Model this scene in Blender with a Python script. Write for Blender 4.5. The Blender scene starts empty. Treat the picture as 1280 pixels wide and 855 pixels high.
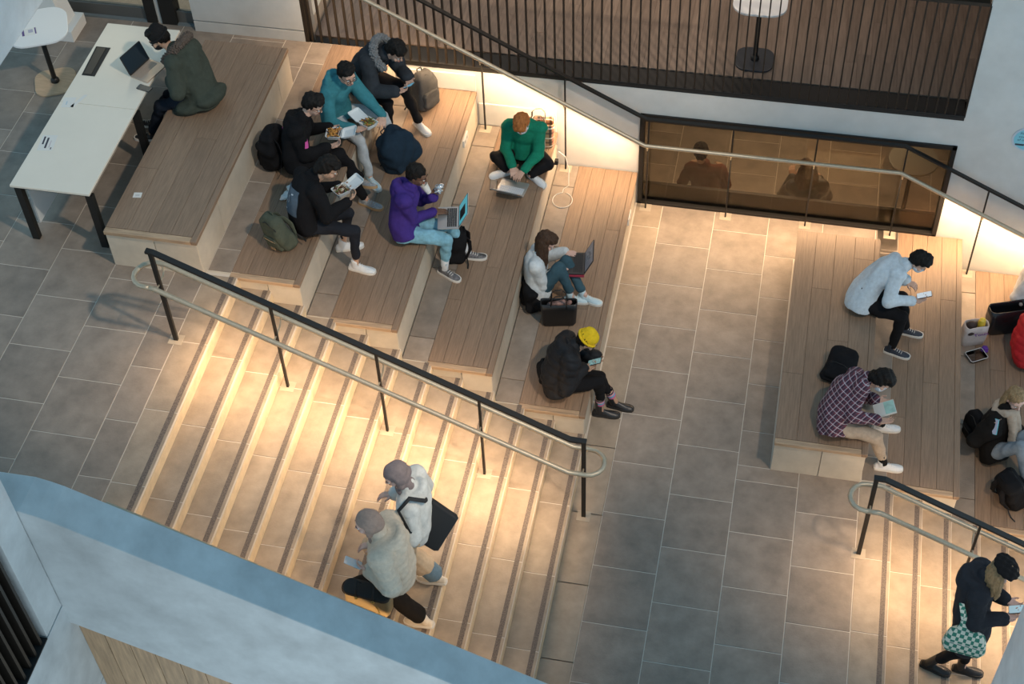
import bpy, bmesh, math, random
import numpy as np
from mathutils import Vector, Matrix
from mathutils import noise as mnoise
V = Vector
random.seed(7)
SC = bpy.context.scene
COL = SC.collection

# ------------------------------------------------------------------ camera
cam_d = bpy.data.cameras.new('camera'); cam = bpy.data.objects.new('camera', cam_d); COL.objects.link(cam)
cam_d.sensor_width = 36.0; cam_d.lens = 1902.6835 / 1280 * 36; cam_d.clip_end = 200
cam.location = (1.21642, -12.07164, 12.10977)
cam.rotation_euler = (0.720682, 0.034193, 0.199108)
SC.camera = cam

# ------------------------------------------------------------------ sky, lights, exposure
W = bpy.data.worlds.new('world'); SC.world = W; W.use_nodes = True
wn = W.node_tree.nodes; wl = W.node_tree.links; wn.clear()
wout = wn.new('ShaderNodeOutputWorld'); wbg = wn.new('ShaderNodeBackground')
wtc = wn.new('ShaderNodeTexCoord'); wsep = wn.new('ShaderNodeSeparateXYZ'); wramp = wn.new('ShaderNodeValToRGB')
wl.new(wtc.outputs['Generated'], wsep.inputs[0]); wl.new(wsep.outputs['Z'], wramp.inputs[0])
wl.new(wramp.outputs[0], wbg.inputs[0]); wl.new(wbg.outputs[0], wout.inputs[0])
e = wramp.color_ramp.elements
e[0].position = 0.0; e[0].color = (1.30, 1.50, 1.60, 1)
em = wramp.color_ramp.elements.new(.35); em.color = (.50, .80, 1.0, 1); e = wramp.color_ramp.elements
e[2].position = 1.0; e[2].color = (.12, .44, .72, 1)
wbg.inputs[1].default_value = 0.68

def area_light(name, loc, target, size, energy, color, size_y=None, spread=180, parent=None):
    d = bpy.data.lights.new(name, 'AREA'); d.energy = energy; d.color = color; d.size = size
    if size_y: d.shape = 'RECTANGLE'; d.size_y = size_y
    d.spread = math.radians(spread)
    o = bpy.data.objects.new(name, d); COL.objects.link(o); o.location = loc
    o.rotation_euler = (V(target) - V(loc)).to_track_quat('-Z', 'Y').to_euler()
    return o
def spot_light(name, loc, target, energy, color, angle, blend=.5, radius=.1):
    d = bpy.data.lights.new(name, 'SPOT'); d.energy = energy; d.color = color
    d.spot_size = math.radians(angle); d.spot_blend = blend; d.shadow_soft_size = radius
    o = bpy.data.objects.new(name, d); COL.objects.link(o); o.location = loc
    o.rotation_euler = (V(target) - V(loc)).to_track_quat('-Z', 'Y').to_euler()
    return o
WARM = (1.0, .66, .37)
spot_light('ceiling_spotlight', (5.5, -7.5, 14.0), (-3.5, -.7, 1.6), 4300, (1, .82, .64), 36, .4, .3)
spot_light('ceiling_spotlight', (5.8, -7.5, 14.0), (2.9, -2.0, 0), 2300, (1, .78, .58), 25, .55, .3)
spot_light('ceiling_spotlight', (7.0, -4.2, 12.0), (-1.7, -4.35, 1.2), 2600, (1, .74, .48), 15, .6, .2)

SC.view_settings.view_transform = 'Standard'; SC.view_settings.look = 'None'
SC.view_settings.gamma = 1.0; SC.view_settings.use_curve_mapping = False
SC.view_settings.exposure = 0.0

# ------------------------------------------------------------------ materials
def hx(h):
    h = h.lstrip('#'); c = [int(h[i:i + 2], 16) / 255 for i in (0, 2, 4)]
    return tuple((x / 12.92 if x < .04045 else ((x + .055) / 1.055) ** 2.4) for x in c)
MATS = {}
def mat(name, col, rough=.6, metal=0.0, ns=0, na=.2, bump=0, bs=None, emit=0, rnd=0, stretch=None, spec=.5, coat=0):
    """procedural principled material: world-space noise tints, optional bump and per-object variation"""
    if name in MATS: return MATS[name]
    if isinstance(col, str): col = hx(col)
    m = bpy.data.materials.new(name); m.use_nodes = True; MATS[name] = m
    n = m.node_tree.nodes; l = m.node_tree.links; b = n['Principled BSDF']
    b.inputs['Roughness'].default_value = rough; b.inputs['Metallic'].default_value = metal
    b.inputs['Specular IOR Level'].default_value = spec
    b.inputs['Base Color'].default_value = (*col, 1)
    if coat: b.inputs['Coat Weight'].default_value = coat
    if emit:
        b.inputs['Emission Color'].default_value = (*col, 1); b.inputs['Emission Strength'].default_value = emit
    if ns or bump or rnd:
        geo = n.new('ShaderNodeNewGeometry'); mp = n.new('ShaderNodeMapping')
        l.new(geo.outputs['Position'], mp.inputs[0])
        if stretch: mp.inputs['Scale'].default_value = stretch
        oi = n.new('ShaderNodeObjectInfo')
        if rnd:
            vm = n.new('ShaderNodeVectorMath'); vm.operation = 'SCALE'; vm.inputs[0].default_value = (7, 13, 5)
            l.new(oi.outputs['Random'], vm.inputs['Scale']); va = n.new('ShaderNodeVectorMath'); va.operation = 'ADD'
            l.new(mp.outputs[0], va.inputs[0]); l.new(vm.outputs[0], va.inputs[1]); src = va.outputs[0]
        else: src = mp.outputs[0]
        cur = None
        if ns:
            t = n.new('ShaderNodeTexNoise'); t.inputs['Scale'].default_value = ns; t.inputs['Detail'].default_value = 6
            t.inputs['Roughness'].default_value = .62
            l.new(src, t.inputs['Vector'])
            r = n.new('ShaderNodeValToRGB'); l.new(t.outputs['Fac'], r.inputs[0])
            r.color_ramp.elements[0].position = .3; r.color_ramp.elements[1].position = .7
            r.color_ramp.elements[0].color = (*[c * (1 - na) for c in col], 1)
            r.color_ramp.elements[1].color = (*[min(1, c * (1 + na)) for c in col], 1)
            cur = r.outputs[0]
        if rnd:
            hsv = n.new('ShaderNodeHueSaturation')
            ma = n.new('ShaderNodeMath'); ma.operation = 'MULTIPLY_ADD'; ma.inputs[1].default_value = 2 * rnd; ma.inputs[2].default_value = 1 - rnd
            l.new(oi.outputs['Random'], ma.inputs[0]); l.new(ma.outputs[0], hsv.inputs['Value'])
            if cur: l.new(cur, hsv.inputs['Color'])
            else: hsv.inputs['Color'].default_value = (*col, 1)
            cur = hsv.outputs[0]
        if cur: l.new(cur, b.inputs['Base Color'])
        if bump:
            t2 = n.new('ShaderNodeTexNoise'); t2.inputs['Scale'].default_value = bs or ns * 4; t2.inputs['Detail'].default_value = 4
            l.new(src, t2.inputs['Vector']); bp = n.new('ShaderNodeBump'); bp.inputs['Strength'].default_value = bump
            bp.inputs['Distance'].default_value = .01
            l.new(t2.outputs['Fac'], bp.inputs['Height']); l.new(bp.outputs[0], b.inputs['Normal'])
    return m

def glass_mat(name, tint, refl=.08):
    m = bpy.data.materials.new(name); m.use_nodes = True; MATS[name] = m
    n = m.node_tree.nodes; l = m.node_tree.links; n.clear()
    o = n.new('ShaderNodeOutputMaterial'); mix = n.new('ShaderNodeMixShader'); tr = n.new('ShaderNodeBsdfTransparent')
    gl = n.new('ShaderNodeBsdfGlossy'); gl.inputs['Roughness'].default_value = .02; tr.inputs[0].default_value = (*tint, 1)
    fr = n.new('ShaderNodeFresnel'); fr.inputs[0].default_value = 1.35
    l.new(fr.outputs[0], mix.inputs[0]); l.new(tr.outputs[0], mix.inputs[1]); l.new(gl.outputs[0], mix.inputs[2]); l.new(mix.outputs[0], o.inputs[0])
    return m

STONE = mat('stone_tile', (.255, .210, .172), .55, ns=5, na=.22, bump=.15, bs=60, rnd=.10)
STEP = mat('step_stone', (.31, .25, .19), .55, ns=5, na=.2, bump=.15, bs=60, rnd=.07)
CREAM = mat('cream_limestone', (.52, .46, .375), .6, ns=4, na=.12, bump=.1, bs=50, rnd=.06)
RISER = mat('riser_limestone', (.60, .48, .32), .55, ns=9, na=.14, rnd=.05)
GROUT = mat('grout', (.58, .52, .45), .8)
NOSE = mat('nosing_inlay', (.13, .105, .09), .7, ns=90, na=.5)
WOOD = mat('oak_bench', (.245, .165, .110), .5, ns=9, na=.22, bump=.12, bs=30, rnd=.07, stretch=(9, .5, 9))
WOODE = mat('oak_edge', (.42, .26, .13), .5, ns=7, na=.25, rnd=.06, stretch=(5, 1, 7))
WOODX = mat('oak_end_strip', (.40, .28, .18), .5, ns=7, na=.3, rnd=.06, stretch=(.6, 7, 7))
TIMBER = mat('timber_floor', (.175, .132, .105), .5, ns=6, na=.25, rnd=.12, stretch=(6, .5, 6))
CLAD = mat('oak_cladding', (.42, .27, .155), .55, ns=6, na=.28, rnd=.10, stretch=(6, 6, .5))
CONC = mat('concrete', (.53, .54, .53), .7, ns=2.2, na=.10, bump=.12, bs=25)
CONCP = mat('parapet_concrete', (.50, .53, .54), .6, ns=3, na=.16, bump=.12, bs=20)
CONCW = mat('wall_concrete', (.60, .60, .58), .7, ns=2.5, na=.08, bump=.1, bs=30)
BLACK = mat('black_steel', (.018, .017, .016), .45, .3)
BARM = mat('bronze_bar', (.035, .028, .022), .45, .5)
BRASS = mat('brushed_rail', (.50, .42, .31), .42, .55, ns=40, na=.1)
WHITE = mat('white_laminate', (.76, .70, .60), .4, ns=2, na=.03)
BLACKM = mat('black_matte', (.012, .012, .012), .7)
GLASS = glass_mat('clear_glass', (.74, .68, .58))
GLASSD = glass_mat('door_glass', (.85, .88, .86))
LEDM = mat('led_strip', (1, .75, .45), .5, emit=6)

# ------------------------------------------------------------------ mesh building
class G:
    def __init__(s): s.v = []; s.f = []
    def add(s, vs, fs):
        o = len(s.v); s.v += [tuple(p) for p in vs]; s.f += [tuple(i + o for i in f) for f in fs]; return s
    def box(s, lo, hi):
        x0, y0, z0 = lo; x1, y1, z1 = hi
        return s.add([(x0, y0, z0), (x1, y0, z0), (x1, y1, z0), (x0, y1, z0), (x0, y0, z1), (x1, y0, z1), (x1, y1, z1), (x0, y1, z1)],
                     [(3, 2, 1, 0), (4, 5, 6, 7), (0, 1, 5, 4), (1, 2, 6, 5), (2, 3, 7, 6), (3, 0, 4, 7)])
    def obox(s, c, a, b, d):
        c, a, b, d = V(c), V(a), V(b), V(d); p = []
        for k in (-1, 1):
            for i, j in ((-1, -1), (1, -1), (1, 1), (-1, 1)): p.append(c + a * i + b * j + d * k)
        return s.add(p, [(3, 2, 1, 0), (4, 5, 6, 7), (0, 1, 5, 4), (1, 2, 6, 5), (2, 3, 7, 6), (3, 0, 4, 7)])
    def loft(s, rings):
        n = len(rings[0]); o = []; f = []
        for r in rings: o += r
        for k in range(len(rings) - 1):
            for i in range(n):
                j = (i + 1) % n; f.append((k * n + i, k * n + j, (k + 1) * n + j, (k + 1) * n + i))
        f.append(tuple(range(n - 1, -1, -1))); f.append(tuple((len(rings) - 1) * n + i for i in range(n)))
        return s.add(o, f)
    def cap(s, a, b, ra, rb, n=12):
        a, b = V(a), V(b); d = b - a
        if d.length < 1e-5: d = V((0, 0, 1e-4))
        d.normalize(); x = d.orthogonal().normalized(); y = d.cross(x); R = []
        def ring(c, r): R.append([c + (x * math.cos(t) + y * math.sin(t)) * r for t in [2 * math.pi * i / n for i in range(n)]])
        for k in (-85, -50, -20): t = math.radians(k); ring(a + d * ra * math.sin(t), ra * math.cos(t))
        for k in (20, 50, 85): t = math.radians(k); ring(b + d * rb * math.sin(t), rb * math.cos(t))
        return s.loft(R)
    def ell(s, c, ax, n=14, m=8):
        c = V(c); X, Y, Z = [V(q) for q in ax]; R = []
        for k in range(m):
            t = math.pi * (k + .3) / (m - .4) - math.pi / 2
            R.append([c + Z * math.sin(t) + (X * math.cos(u) + Y * math.sin(u)) * math.cos(t) for u in [2 * math.pi * i / n for i in range(n)]])
        return s.loft(R)
    def tube(s, path, r, n=10, flat=None):
        P = [V(p) for p in path]; R = []; up = None
        for i, p in enumerate(P):
            d = (P[min(i + 1, len(P) - 1)] - P[max(i - 1, 0)]).normalized()
            if up is None: up = d.orthogonal().normalized() if not flat else V(flat)
            up = (up - d * up.dot(d)).normalized(); sd = d.cross(up); rr = r[i] if isinstance(r, (list, tuple)) else r
            ra, rb = (rr, rr) if not isinstance(rr, tuple) else rr
            R.append([p + up * math.cos(t) * ra + sd * math.sin(t) * rb for t in [2 * math.pi * (k + .5) / n for k in range(n)]])
        return s.loft(R)
    def prism(s, pts, off):
        n = len(pts); pts = [V(p) for p in pts]; off = V(off)
        return s.add(pts + [p + off for p in pts], [tuple(range(n - 1, -1, -1)), tuple(range(n, 2 * n))] + [(i, (i + 1) % n, n + (i + 1) % n, n + i) for i in range(n)])
    def mesh(s, name, origin=(0, 0, 0)):
        o = V(origin); me = bpy.data.meshes.new(name); me.from_pydata([V(p) - o for p in s.v], [], s.f); me.validate(); me.update(); return me

def fixn(me):
    bm = bmesh.new(); bm.from_mesh(me); bmesh.ops.recalc_face_normals(bm, faces=bm.faces); bm.to_mesh(me); bm.free()
def smooth(me, ang=None):
    me.polygons.foreach_set('use_smooth', [True] * len(me.polygons))
    if ang: 
        try: me.set_sharp_from_angle(angle=math.radians(ang))
        except Exception: pass
def bevel(me, w, seg=2):
    bm = bmesh.new(); bm.from_mesh(me); bmesh.ops.recalc_face_normals(bm, faces=bm.faces)
    ed = [e for e in bm.edges if len(e.link_faces) == 2 and e.calc_face_angle(0) > .5]
    bmesh.ops.bevel(bm, geom=ed, offset=w, segments=seg, affect='EDGES', profile=.6, clamp_overlap=True)
    bm.to_mesh(me); bm.free()
def link(name, me, m, parent=None, loc=(0, 0, 0)):
    o = bpy.data.objects.new(name, me); COL.objects.link(o); o.location = loc
    if parent: o.parent = parent
    if me is not None and m and not me.materials: me.materials.append(m)
    return o
def part(name, g, m, parent=None, bev=0, sm=None, world=False, seg=2):
    """mesh object out of a G; world=True when g is in world space and parent is an unrotated empty"""
    o0 = V((0, 0, 0))
    if world and parent: 
        q = parent; 
        while q: o0 = o0 + q.location; q = q.parent
    me = g.mesh(name, o0); fixn(me)
    if bev: bevel(me, bev, seg)
    if sm: smooth(me, sm if sm is not True else None)
    return link(name, me, m, parent)
def tag(o, label, cat, group=None, kind=None):
    if label: o['label'] = label
    if cat: o['category'] = cat
    if group: o['group'] = group
    if kind: o['kind'] = kind
    return o
def empty(name, loc=(0, 0, 0), rz=0, label=None, cat=None, group=None, kind=None, rot=None):
    o = bpy.data.objects.new(name, None); COL.objects.link(o); o.location = loc; o.rotation_euler = rot or (0, 0, rz)
    o.empty_display_size = .05
    return tag(o, label, cat, group, kind)
BOXC = {}
def brick(name, lo, hi, m, parent, bev=.0):
    """box piece with its origin at its centre; alike sizes share one mesh"""
    c = [(a + b) / 2 for a, b in zip(lo, hi)]; sz = [round(b - a, 4) for a, b in zip(lo, hi)]
    key = (tuple(sz), m.name, bev)
    if key not in BOXC:
        g = G().box([-q / 2 for q in sz], [q / 2 for q in sz]); me = g.mesh(name)
        if bev: bevel(me, bev, 1)
        me.materials.append(m); BOXC[key] = me
    o = bpy.data.objects.new(name, BOXC[key]); COL.objects.link(o)
    off = V((0, 0, 0)); q = parent
    while q: off += q.location; q = q.parent
    o.parent = parent; o.location = V(c) - off
    return o
def voxel(g, name, vs, it=3, dec=None, origin=(0, 0, 0), fold=None):
    """fuse overlapping closed shapes into one continuous surface"""
    me = g.mesh(name); fixn(me)
    # orient every shell outwards
    t = bpy.data.objects.new('tmp', me); COL.objects.link(t)
    r = t.modifiers.new('r', 'REMESH'); r.mode = 'VOXEL'; r.voxel_size = vs; r.use_smooth_shade = True
    if it: q = t.modifiers.new('s', 'SMOOTH'); q.factor = .5; q.iterations = it
    if dec: d = t.modifiers.new('d', 'DECIMATE'); d.ratio = dec
    dg = bpy.context.evaluated_depsgraph_get(); out = bpy.data.meshes.new_from_object(t.evaluated_get(dg))
    bpy.data.objects.remove(t); bpy.data.meshes.remove(me); out.name = name
    n = len(out.vertices); co = np.empty(n * 3, np.float32); no = np.empty(n * 3, np.float32)
    out.vertices.foreach_get('co', co); co = co.reshape(-1, 3)
    if fold:
        out.vertex_normals.foreach_get('vector', no); no = no.reshape(-1, 3); co = co + no * fold(co)[:, None]
    co = co - np.array(origin, np.float32); out.vertices.foreach_set('co', co.ravel().astype(np.float32)); out.update(); smooth(out)
    return out
# ================================================================== the setting
UZ = 1.8505; H = UZ / 4; R = UZ / 12; P = .3015; N0 = -3.62; YB = .61; YE = -2.95; YP = -6.1; GAP = .004
def structure(name, label=None): return tag(empty(name), label, None, kind='structure')
def tile_col(parent, name, x0, x1, ys, z, m=None, th=.03):
    ys = sorted(ys)
    for a, b in zip(ys[:-1], ys[1:]):
        if b - a > .03: brick(name, (x0 + GAP, a + GAP, z - th), (x1 - GAP, b - GAP, z), m or STONE, parent, .002)
def joints(y0, y1, ph, l):
    k = math.ceil((y0 - ph) / l + 1e-6); out = [y0]
    while ph + k * l < y1 - .02:
        if ph + k * l - y0 > .02: out.append(ph + k * l)
        k += 1
    return out + [y1]
L = .6163
# landing ---------------------------------------------------------------
land = structure('floor', 'grey stone tiled landing between the two stair flights')
part('grout_bed', G().box((-.42, YP, -.2), (2.72, YB, -.0035)), GROUT, land)
tile_col(land, 'tile', -.305, 0, [YP, -5.364, -4.551, -3.75, -2.93, -2.545 + .0, -1.611, -.686, .234, YB], 0, STEP)
tile_col(land, 'tile', 0, .6, joints(YP, YB, 0, L), 0)
tile_col(land, 'tile', .6, 1.21, joints(YP, YB, .3146, L), 0)
tile_col(land, 'tile', 1.21, 1.53, joints(-2.92, .0, -.02, L), 0)
tile_col(land, 'tile', 1.21, 1.813, joints(YP, -2.92, -.02, L), 0)
tile_col(land, 'tile', 1.21, 1.813, [.0, YB], 0)
tile_col(land, 'tile', 1.813, 2.395, joints(YP, -2.92, .3146, L), 0)
tile_col(land, 'tile', 1.813, 2.395, [.0, YB], 0)
tile_col(land, 'tile', 2.395, 2.645, [.0, .3, YB], 0)
tile_col(land, 'tile', 2.395, 2.72, [YP, -5.4, -4.6, -3.8, -2.92], 0, STEP)
for x in (2.72,):
    brick('nosing_strip', (x - .075, YP, -.01), (x - .03, -2.92, .0012), NOSE, land)
# upper floor -----------------------------------------------------------
up = structure('floor_upper', 'grey stone tiled upper floor at the top of the stairs')
part('grout_bed', G().box((-9.2, YP, UZ - .3), (-3.62, YB, UZ - .0035)).box((-9.2, YB, UZ - .3), (-4.05, 3.4, UZ - .0035)), GROUT, up)
xs = [-4.228 - .6 * i for i in range(9)]
for i, (b, a) in enumerate(zip(xs[:-1], xs[1:])):
    tile_col(up, 'tile', a, b, joints(YP, 3.4, -3.766 if i % 2 == 0 else -3.470, L), UZ)
tile_col(up, 'tile', -4.228, -3.93, joints(YP, YB, -4.15, L), UZ)
tile_col(up, 'tile', -3.93, -3.62, [YP, -5.4, -4.6, -3.8, -2.95], UZ, STEP)
brick('nosing_strip', (N0 - .075, YP, UZ - .01), (N0 - .03, -2.95, UZ + .0012), NOSE, up)
# stair flights ---------------------------------------------------------
def flight(name, label, n0, ztop, n):
    f = structure(name, label)
    core = G()
    for k in range(1, n + 1):
        x0 = n0 + P * (k - 1); x1 = x0 + P; z = ztop - R * k
        core.box((x0 - .001, YP, z - .6), (x1, YE + .04, z - .0035))
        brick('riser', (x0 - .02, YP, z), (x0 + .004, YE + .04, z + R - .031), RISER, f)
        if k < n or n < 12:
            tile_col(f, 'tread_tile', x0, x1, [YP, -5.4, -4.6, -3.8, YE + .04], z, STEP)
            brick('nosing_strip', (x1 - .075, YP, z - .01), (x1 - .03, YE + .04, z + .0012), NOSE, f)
    part('stair_core', core, GROUT, f)
    return f
flight('stair_flight', 'long stone stair flight with dark nosing strips beside the tall left handrail', N0, UZ, 12)
flight('stair_flight', 'stone stair flight going down from the landing under the person in the beret', 2.72, 0, 6)

# bench tiers -----------------------------------------------------------
def bench(label, x0, x1, x2, z, zlow, y1=YB, y0=YE, base=None):
    b = empty('bench', (x1, y0, zlow), 0, label, 'bench', 'stepped oak seating tiers')
    T = .045; zb = base if base is not None else zlow
    part('stone_core', G().box((x0 + .02, y0 + .05, zb - .02), (x2 - .035, y1, z - T)), GROUT, b, world=True)
    if x1 - x0 > .05:
        ys = joints(y0 + .05, y1, y0 + .35, .95)
        for a, c in zip(ys[:-1], ys[1:]): brick('stone_tile', (x0 + GAP, a + GAP, z - T), (x1 - GAP / 2, c - GAP, z), STONE, b, .002)
        brick('stone_panel', (x0 + GAP, y0 + .03, zb), (x1 - .002, y0 + .05, z - .002), CREAM, b, .001)
    # planks
    n = 4; xa, xb = x1, x2 - .06; w = (xb - xa) / n
    for i in range(n):
        ys = [y0 + .065] + ([y0 + (.9, 2.1, 1.4, 2.6)[i]] if y1 - y0 > 2 else []) + [y1]
        for a, c in zip(ys[:-1], ys[1:]):
            brick('plank', (xa + i * w + .0012, a + .0012, z - T), (xa + (i + 1) * w - .0012, c - .0012, z), WOOD, b, .001)
    brick('edge_strip', (x2 - .06 + .001, y0 + .001, z - T), (x2, y1, z + .0006), WOODE if False else WOOD, b, .004)
    brick('end_strip', (x1, y0, z - T), (x2 - .061, y0 + .063, z + .0006), WOODX, b, .004)
    # stone panels
    ys = joints(y0 + .03, y1, y0 + .62, .95)
    for a, c in zip(ys[:-1], ys[1:]): brick('stone_panel', (x2 - .035, a + .003, zlow), (x2 - .012, c - .003, z - T), CREAM, b, .002)
    xm = x1 + (x2 - x1) * .52
    for a, c in ((x1, xm), (xm, x2 - .012)): brick('stone_panel', (a + .003, y0 + .022, zb), (c - .003, y0 + .047, z - T), CREAM, b, .002)
    if x1 - x0 < .05:
        for a, c in zip(ys[:-1], ys[1:]): brick('stone_panel', (x1 + .012, a + .003, zb), (x1 + .035, c - .003, z - T), CREAM, b, .002)
    return b
bench('long oak bench on the upper floor behind the white table', -4.83, -4.83, -3.92, UZ + H, UZ, y1=-.1, y0=-3.0)
bench('oak seating tier where the three friends eat from takeaway boxes', -3.93, -3.70, -3.01, UZ, UZ - H, base=.9)
bench('oak seating tier carrying the student in a purple hoodie', -3.02, -2.78, -2.11, UZ - H, UZ - 2 * H, base=.5)
bench('oak seating tier carrying the cross-legged student in green', -2.12, -1.86, -1.21, UZ - 2 * H, UZ - 3 * H, base=.1)
bench('lowest oak seating tier of the left block, under the yellow beanie', -1.22, -.97, -.305, UZ - 3 * H, 0, base=-.02)
bench('oak bench on the landing under the plaid shirt and white shirt', 1.53, 1.53, 2.41, H, 0, y1=-.02)
bench('oak seating tier flush with the landing, behind the lower handrail', 2.41, 2.645, 3.34, 0, -H, base=-.7)
bench('oak seating tier under the person in the beige scarf', 3.34, 3.57, 4.25, -H, -2 * H, base=-1.2)

# back wall, window, room behind -----------------------------------------
wb = tag(part('wall_back', G().box((-4.05, .625, -2), (-.3, .8, 1.655)).box((-.3, .625, -2), (3.05, .8, -.02)).box((-.3, .625, 1.315), (3.05, .8, 1.655)), CONCW), 'pale concrete back wall with a long low window', None, kind='structure')
tag(part('wall_right', G().box((3.05, .625, -2), (6.5, .70, 4.6)).box((3.05, .70, -2), (6.5, .8, 1.45)), CONCW), 'tall pale concrete wall carrying the round sign', None, kind='structure')
part('wall_panel', G().box((-2.10, .611, UZ - 2 * H), (-1.23, .626, UZ - 2 * H + .30)).box((-3.0, .611, UZ - H), (-2.12, .626, UZ - H + .22)), CONCW, wb, .004)
w1 = structure('window_1', 'long black framed interior window above the landing')
fr = G(); fx0, fx1, fz0, fz1 = -.3, 3.05, -.005, 1.315
for lo, hi in (((fx0, .60, fz1 - .05), (fx1, .72, fz1)), ((fx0, .60, fz0), (fx1, .72, fz0 + .035)), ((fx0, .60, fz0), (fx0 + .05, .72, fz1)), ((fx1 - .05, .60, fz0), (fx1, .72, fz1))): fr.box(lo, hi)
part('window_frame', fr, BLACK, w1, .004)
part('pane', G().box((fx0 + .05, .655, fz0 + .035), (fx1 - .05, .663, fz1 - .05)), GLASS, w1)
part('bottom_panel', G().box((fx0 + .05, .70, -.3), (fx1 - .05, .74, .235)), mat('dark_panel', (.03, .026, .02), .5), w1)
rm = structure('floor_room', 'stone tiled floor of the sunken room behind the window')
part('grout_bed', G().box((-1.5, .9, -.9), (4.6, 4.2, -.7535)), GROUT, rm)
for i in range(9):
    x0 = -1.25 + .62 * i; tile_col(rm, 'tile', x0, x0 + .62, joints(.92, 4.2, 1.2 + .31 * (i % 2), L), -.75, STONE)
tag(part('wall_room', G().box((-1.6, 4.0, -.9), (4.7, 4.2, 1.45)).box((-1.7, .9, -.9), (-1.5, 4.2, 1.45)).box((4.5, .9, -.9), (4.7, 4.2, 1.45)), CONC), 'side and rear walls of the sunken room', None, kind='structure')
wbn = empty('window_bench', (1.5, 1.1, -.75), 0, 'dark built-in bench behind the window, under the two seated people', 'bench')
part('seat', G().box((-1.9, -.18, .37), (1.9, .22, .42)), mat('dark_bench', (.05, .042, .033), .6), wbn, .01); part('plinth', G().box((-1.88, -.16, 0), (1.88, .18, .37)), MATS['dark_bench'], wbn)
area_light('room_downlight', (1.2, 2.2, 1.35), (1.2, 2.1, -1), 2.2, 46, (1, .80, .58), .8)

# timber balcony + balustrade -------------------------------------------
tf = structure('floor_timber', 'brown timber plank floor behind the bar balustrade')
part('floor_slab', G().box((-4.0, .9, 1.45), (4.2, 5.4, 1.685)), BLACKM, tf)
for i in range(58):
    x0 = -4.0 + .141 * i; ys = [.9, 1.2 + random.random() * 2.2, 3.6 + random.random() * 1.2, 5.4]
    for a, c in zip(ys[:-1], ys[1:]): brick('plank', (x0 + .001, round(a, 2), 1.685), (x0 + .14, round(c, 2) - .002, 1.72), TIMBER, tf)
tag(part('wall_timber_end', G().box((-4.0, 5.4, 1.4), (4.4, 5.6, 4.4)).box((4.2, .9, 1.4), (4.4, 5.4, 4.4)), mat('dim_wall', (.25, .2, .16), .8), ), 'far wall beyond the timber floor', None, kind='structure')
tag(part('added_ceiling', G().box((-4.0, .95, 4.3), (4.2, 5.6, 4.5)), mat('ceiling_white', (.5, .48, .45), .8)), 'unseen slab added to shade the timber floor', None, kind='structure')  # unseen slab, added to keep sky light off the timber floor
area_light('balcony_fill_light', (-.5, 2.4, 4.25), (-.5, 2.3, 0), 5, 70, (1, .78, .6), 1.2)  # unseen warm fill, added to light the planks under the slab
bl = empty('balustrade', (-.45, .64, 1.70), 0, 'dark bronze balustrade of upright flat bars above the back wall', 'balustrade')
part('bottom_channel', G().box((-3.98, .62, 1.66), (3.05, .90, 1.705)).box((-3.98, .62, 1.70), (3.05, .645, 1.72)), BLACKM, bl, world=True)
part('top_cap', G().box((-3.98, .61, 3.09), (3.03, .68, 3.13)), BARM, bl, world=True)
for i in range(71):
    x = -3.93 + .0997 * i; brick('bar', (x - .007, .622, 1.70), (x + .007, .672, 3.09), BARM, bl)
brick('end_post', (-4.0, .60, 1.8), (-3.96, .70, 3.12), BARM, bl)

# concrete wall and glazed doors on the upper floor ------------------------
tag(part('wall_left', G().box((-5.27, .64, UZ), (-4.0, .95, 5)).box((-5.27, .60, UZ), (-4.0, .64, UZ + .13)).box((-5.27, .60, UZ + .15), (-4.0, .64, 2.6)), CONC), 'grey concrete wall beside the glazed doors', None, kind='structure')
dr = structure('door_1', 'black framed glazed doors at the back of the upper floor')
g = G()
for x0, x1 in ((-5.86, -5.74), (-5.68, -5.50)): g.box((x0, .66, UZ), (x1, .80, 4.4))
part('door_frame', g, BLACK, dr, .004)
part('door_seal', G().box((-5.735, .68, UZ), (-5.69, .78, 4.4)), mat('seal_grey', (.5, .5, .48), .4), dr)
part('threshold', G().box((-9, .66, UZ), (-5.86, .84, UZ + .02)).box((-5.5, .66, UZ), (-5.27, .84, UZ + .02)), mat('sill_grey', (.16, .19, .2), .4), dr)
part('bottom_rail', G().box((-9, .70, UZ + .02), (-5.86, .76, UZ + .16)).box((-5.5, .70, UZ + .02), (-5.27, .76, UZ + .16)), mat('rail_dark', (.10, .10, .095), .4), dr)
part('pane', G().box((-9, .72, UZ + .16), (-5.86, .73, 4.4)), GLASSD, dr)
part('pane', G().box((-5.5, .72, UZ + .16), (-5.27, .73, 4.4)), GLASSD, dr)
area_light('lobby_downlight', (-6.4, 2.0, 4.6), (-6.4, 1.9, 0), 1.2, 60, (1, .78, .5))
cw = empty('pedestal', (-6.7, .36, UZ), 0, 'white tapering pedestal on a square plinth by the glazed doors', 'pedestal')
part('plinth', G().box((-.34, -.17, 0), (.16, .19, .14)), mat('white_paint', (.72, .72, .70), .5), cw, .006)
part('shaft', G().loft([[V(p) for p in q] for q in ([(-.30, -.1, .14), (.08, -.1, .14), (.08, .14, .14), (-.30, .14, .14)], [(-.30, -.1, 1.0), (-.10, -.1, 1.0), (-.10, .14, 1.0), (-.30, .14, 1.0)], [(-.30, -.1, 2.2), (-.2, -.1, 2.2), (-.2, .14, 2.2), (-.30, .14, 2.2)])]), MATS['white_paint'], cw, .004)

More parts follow.
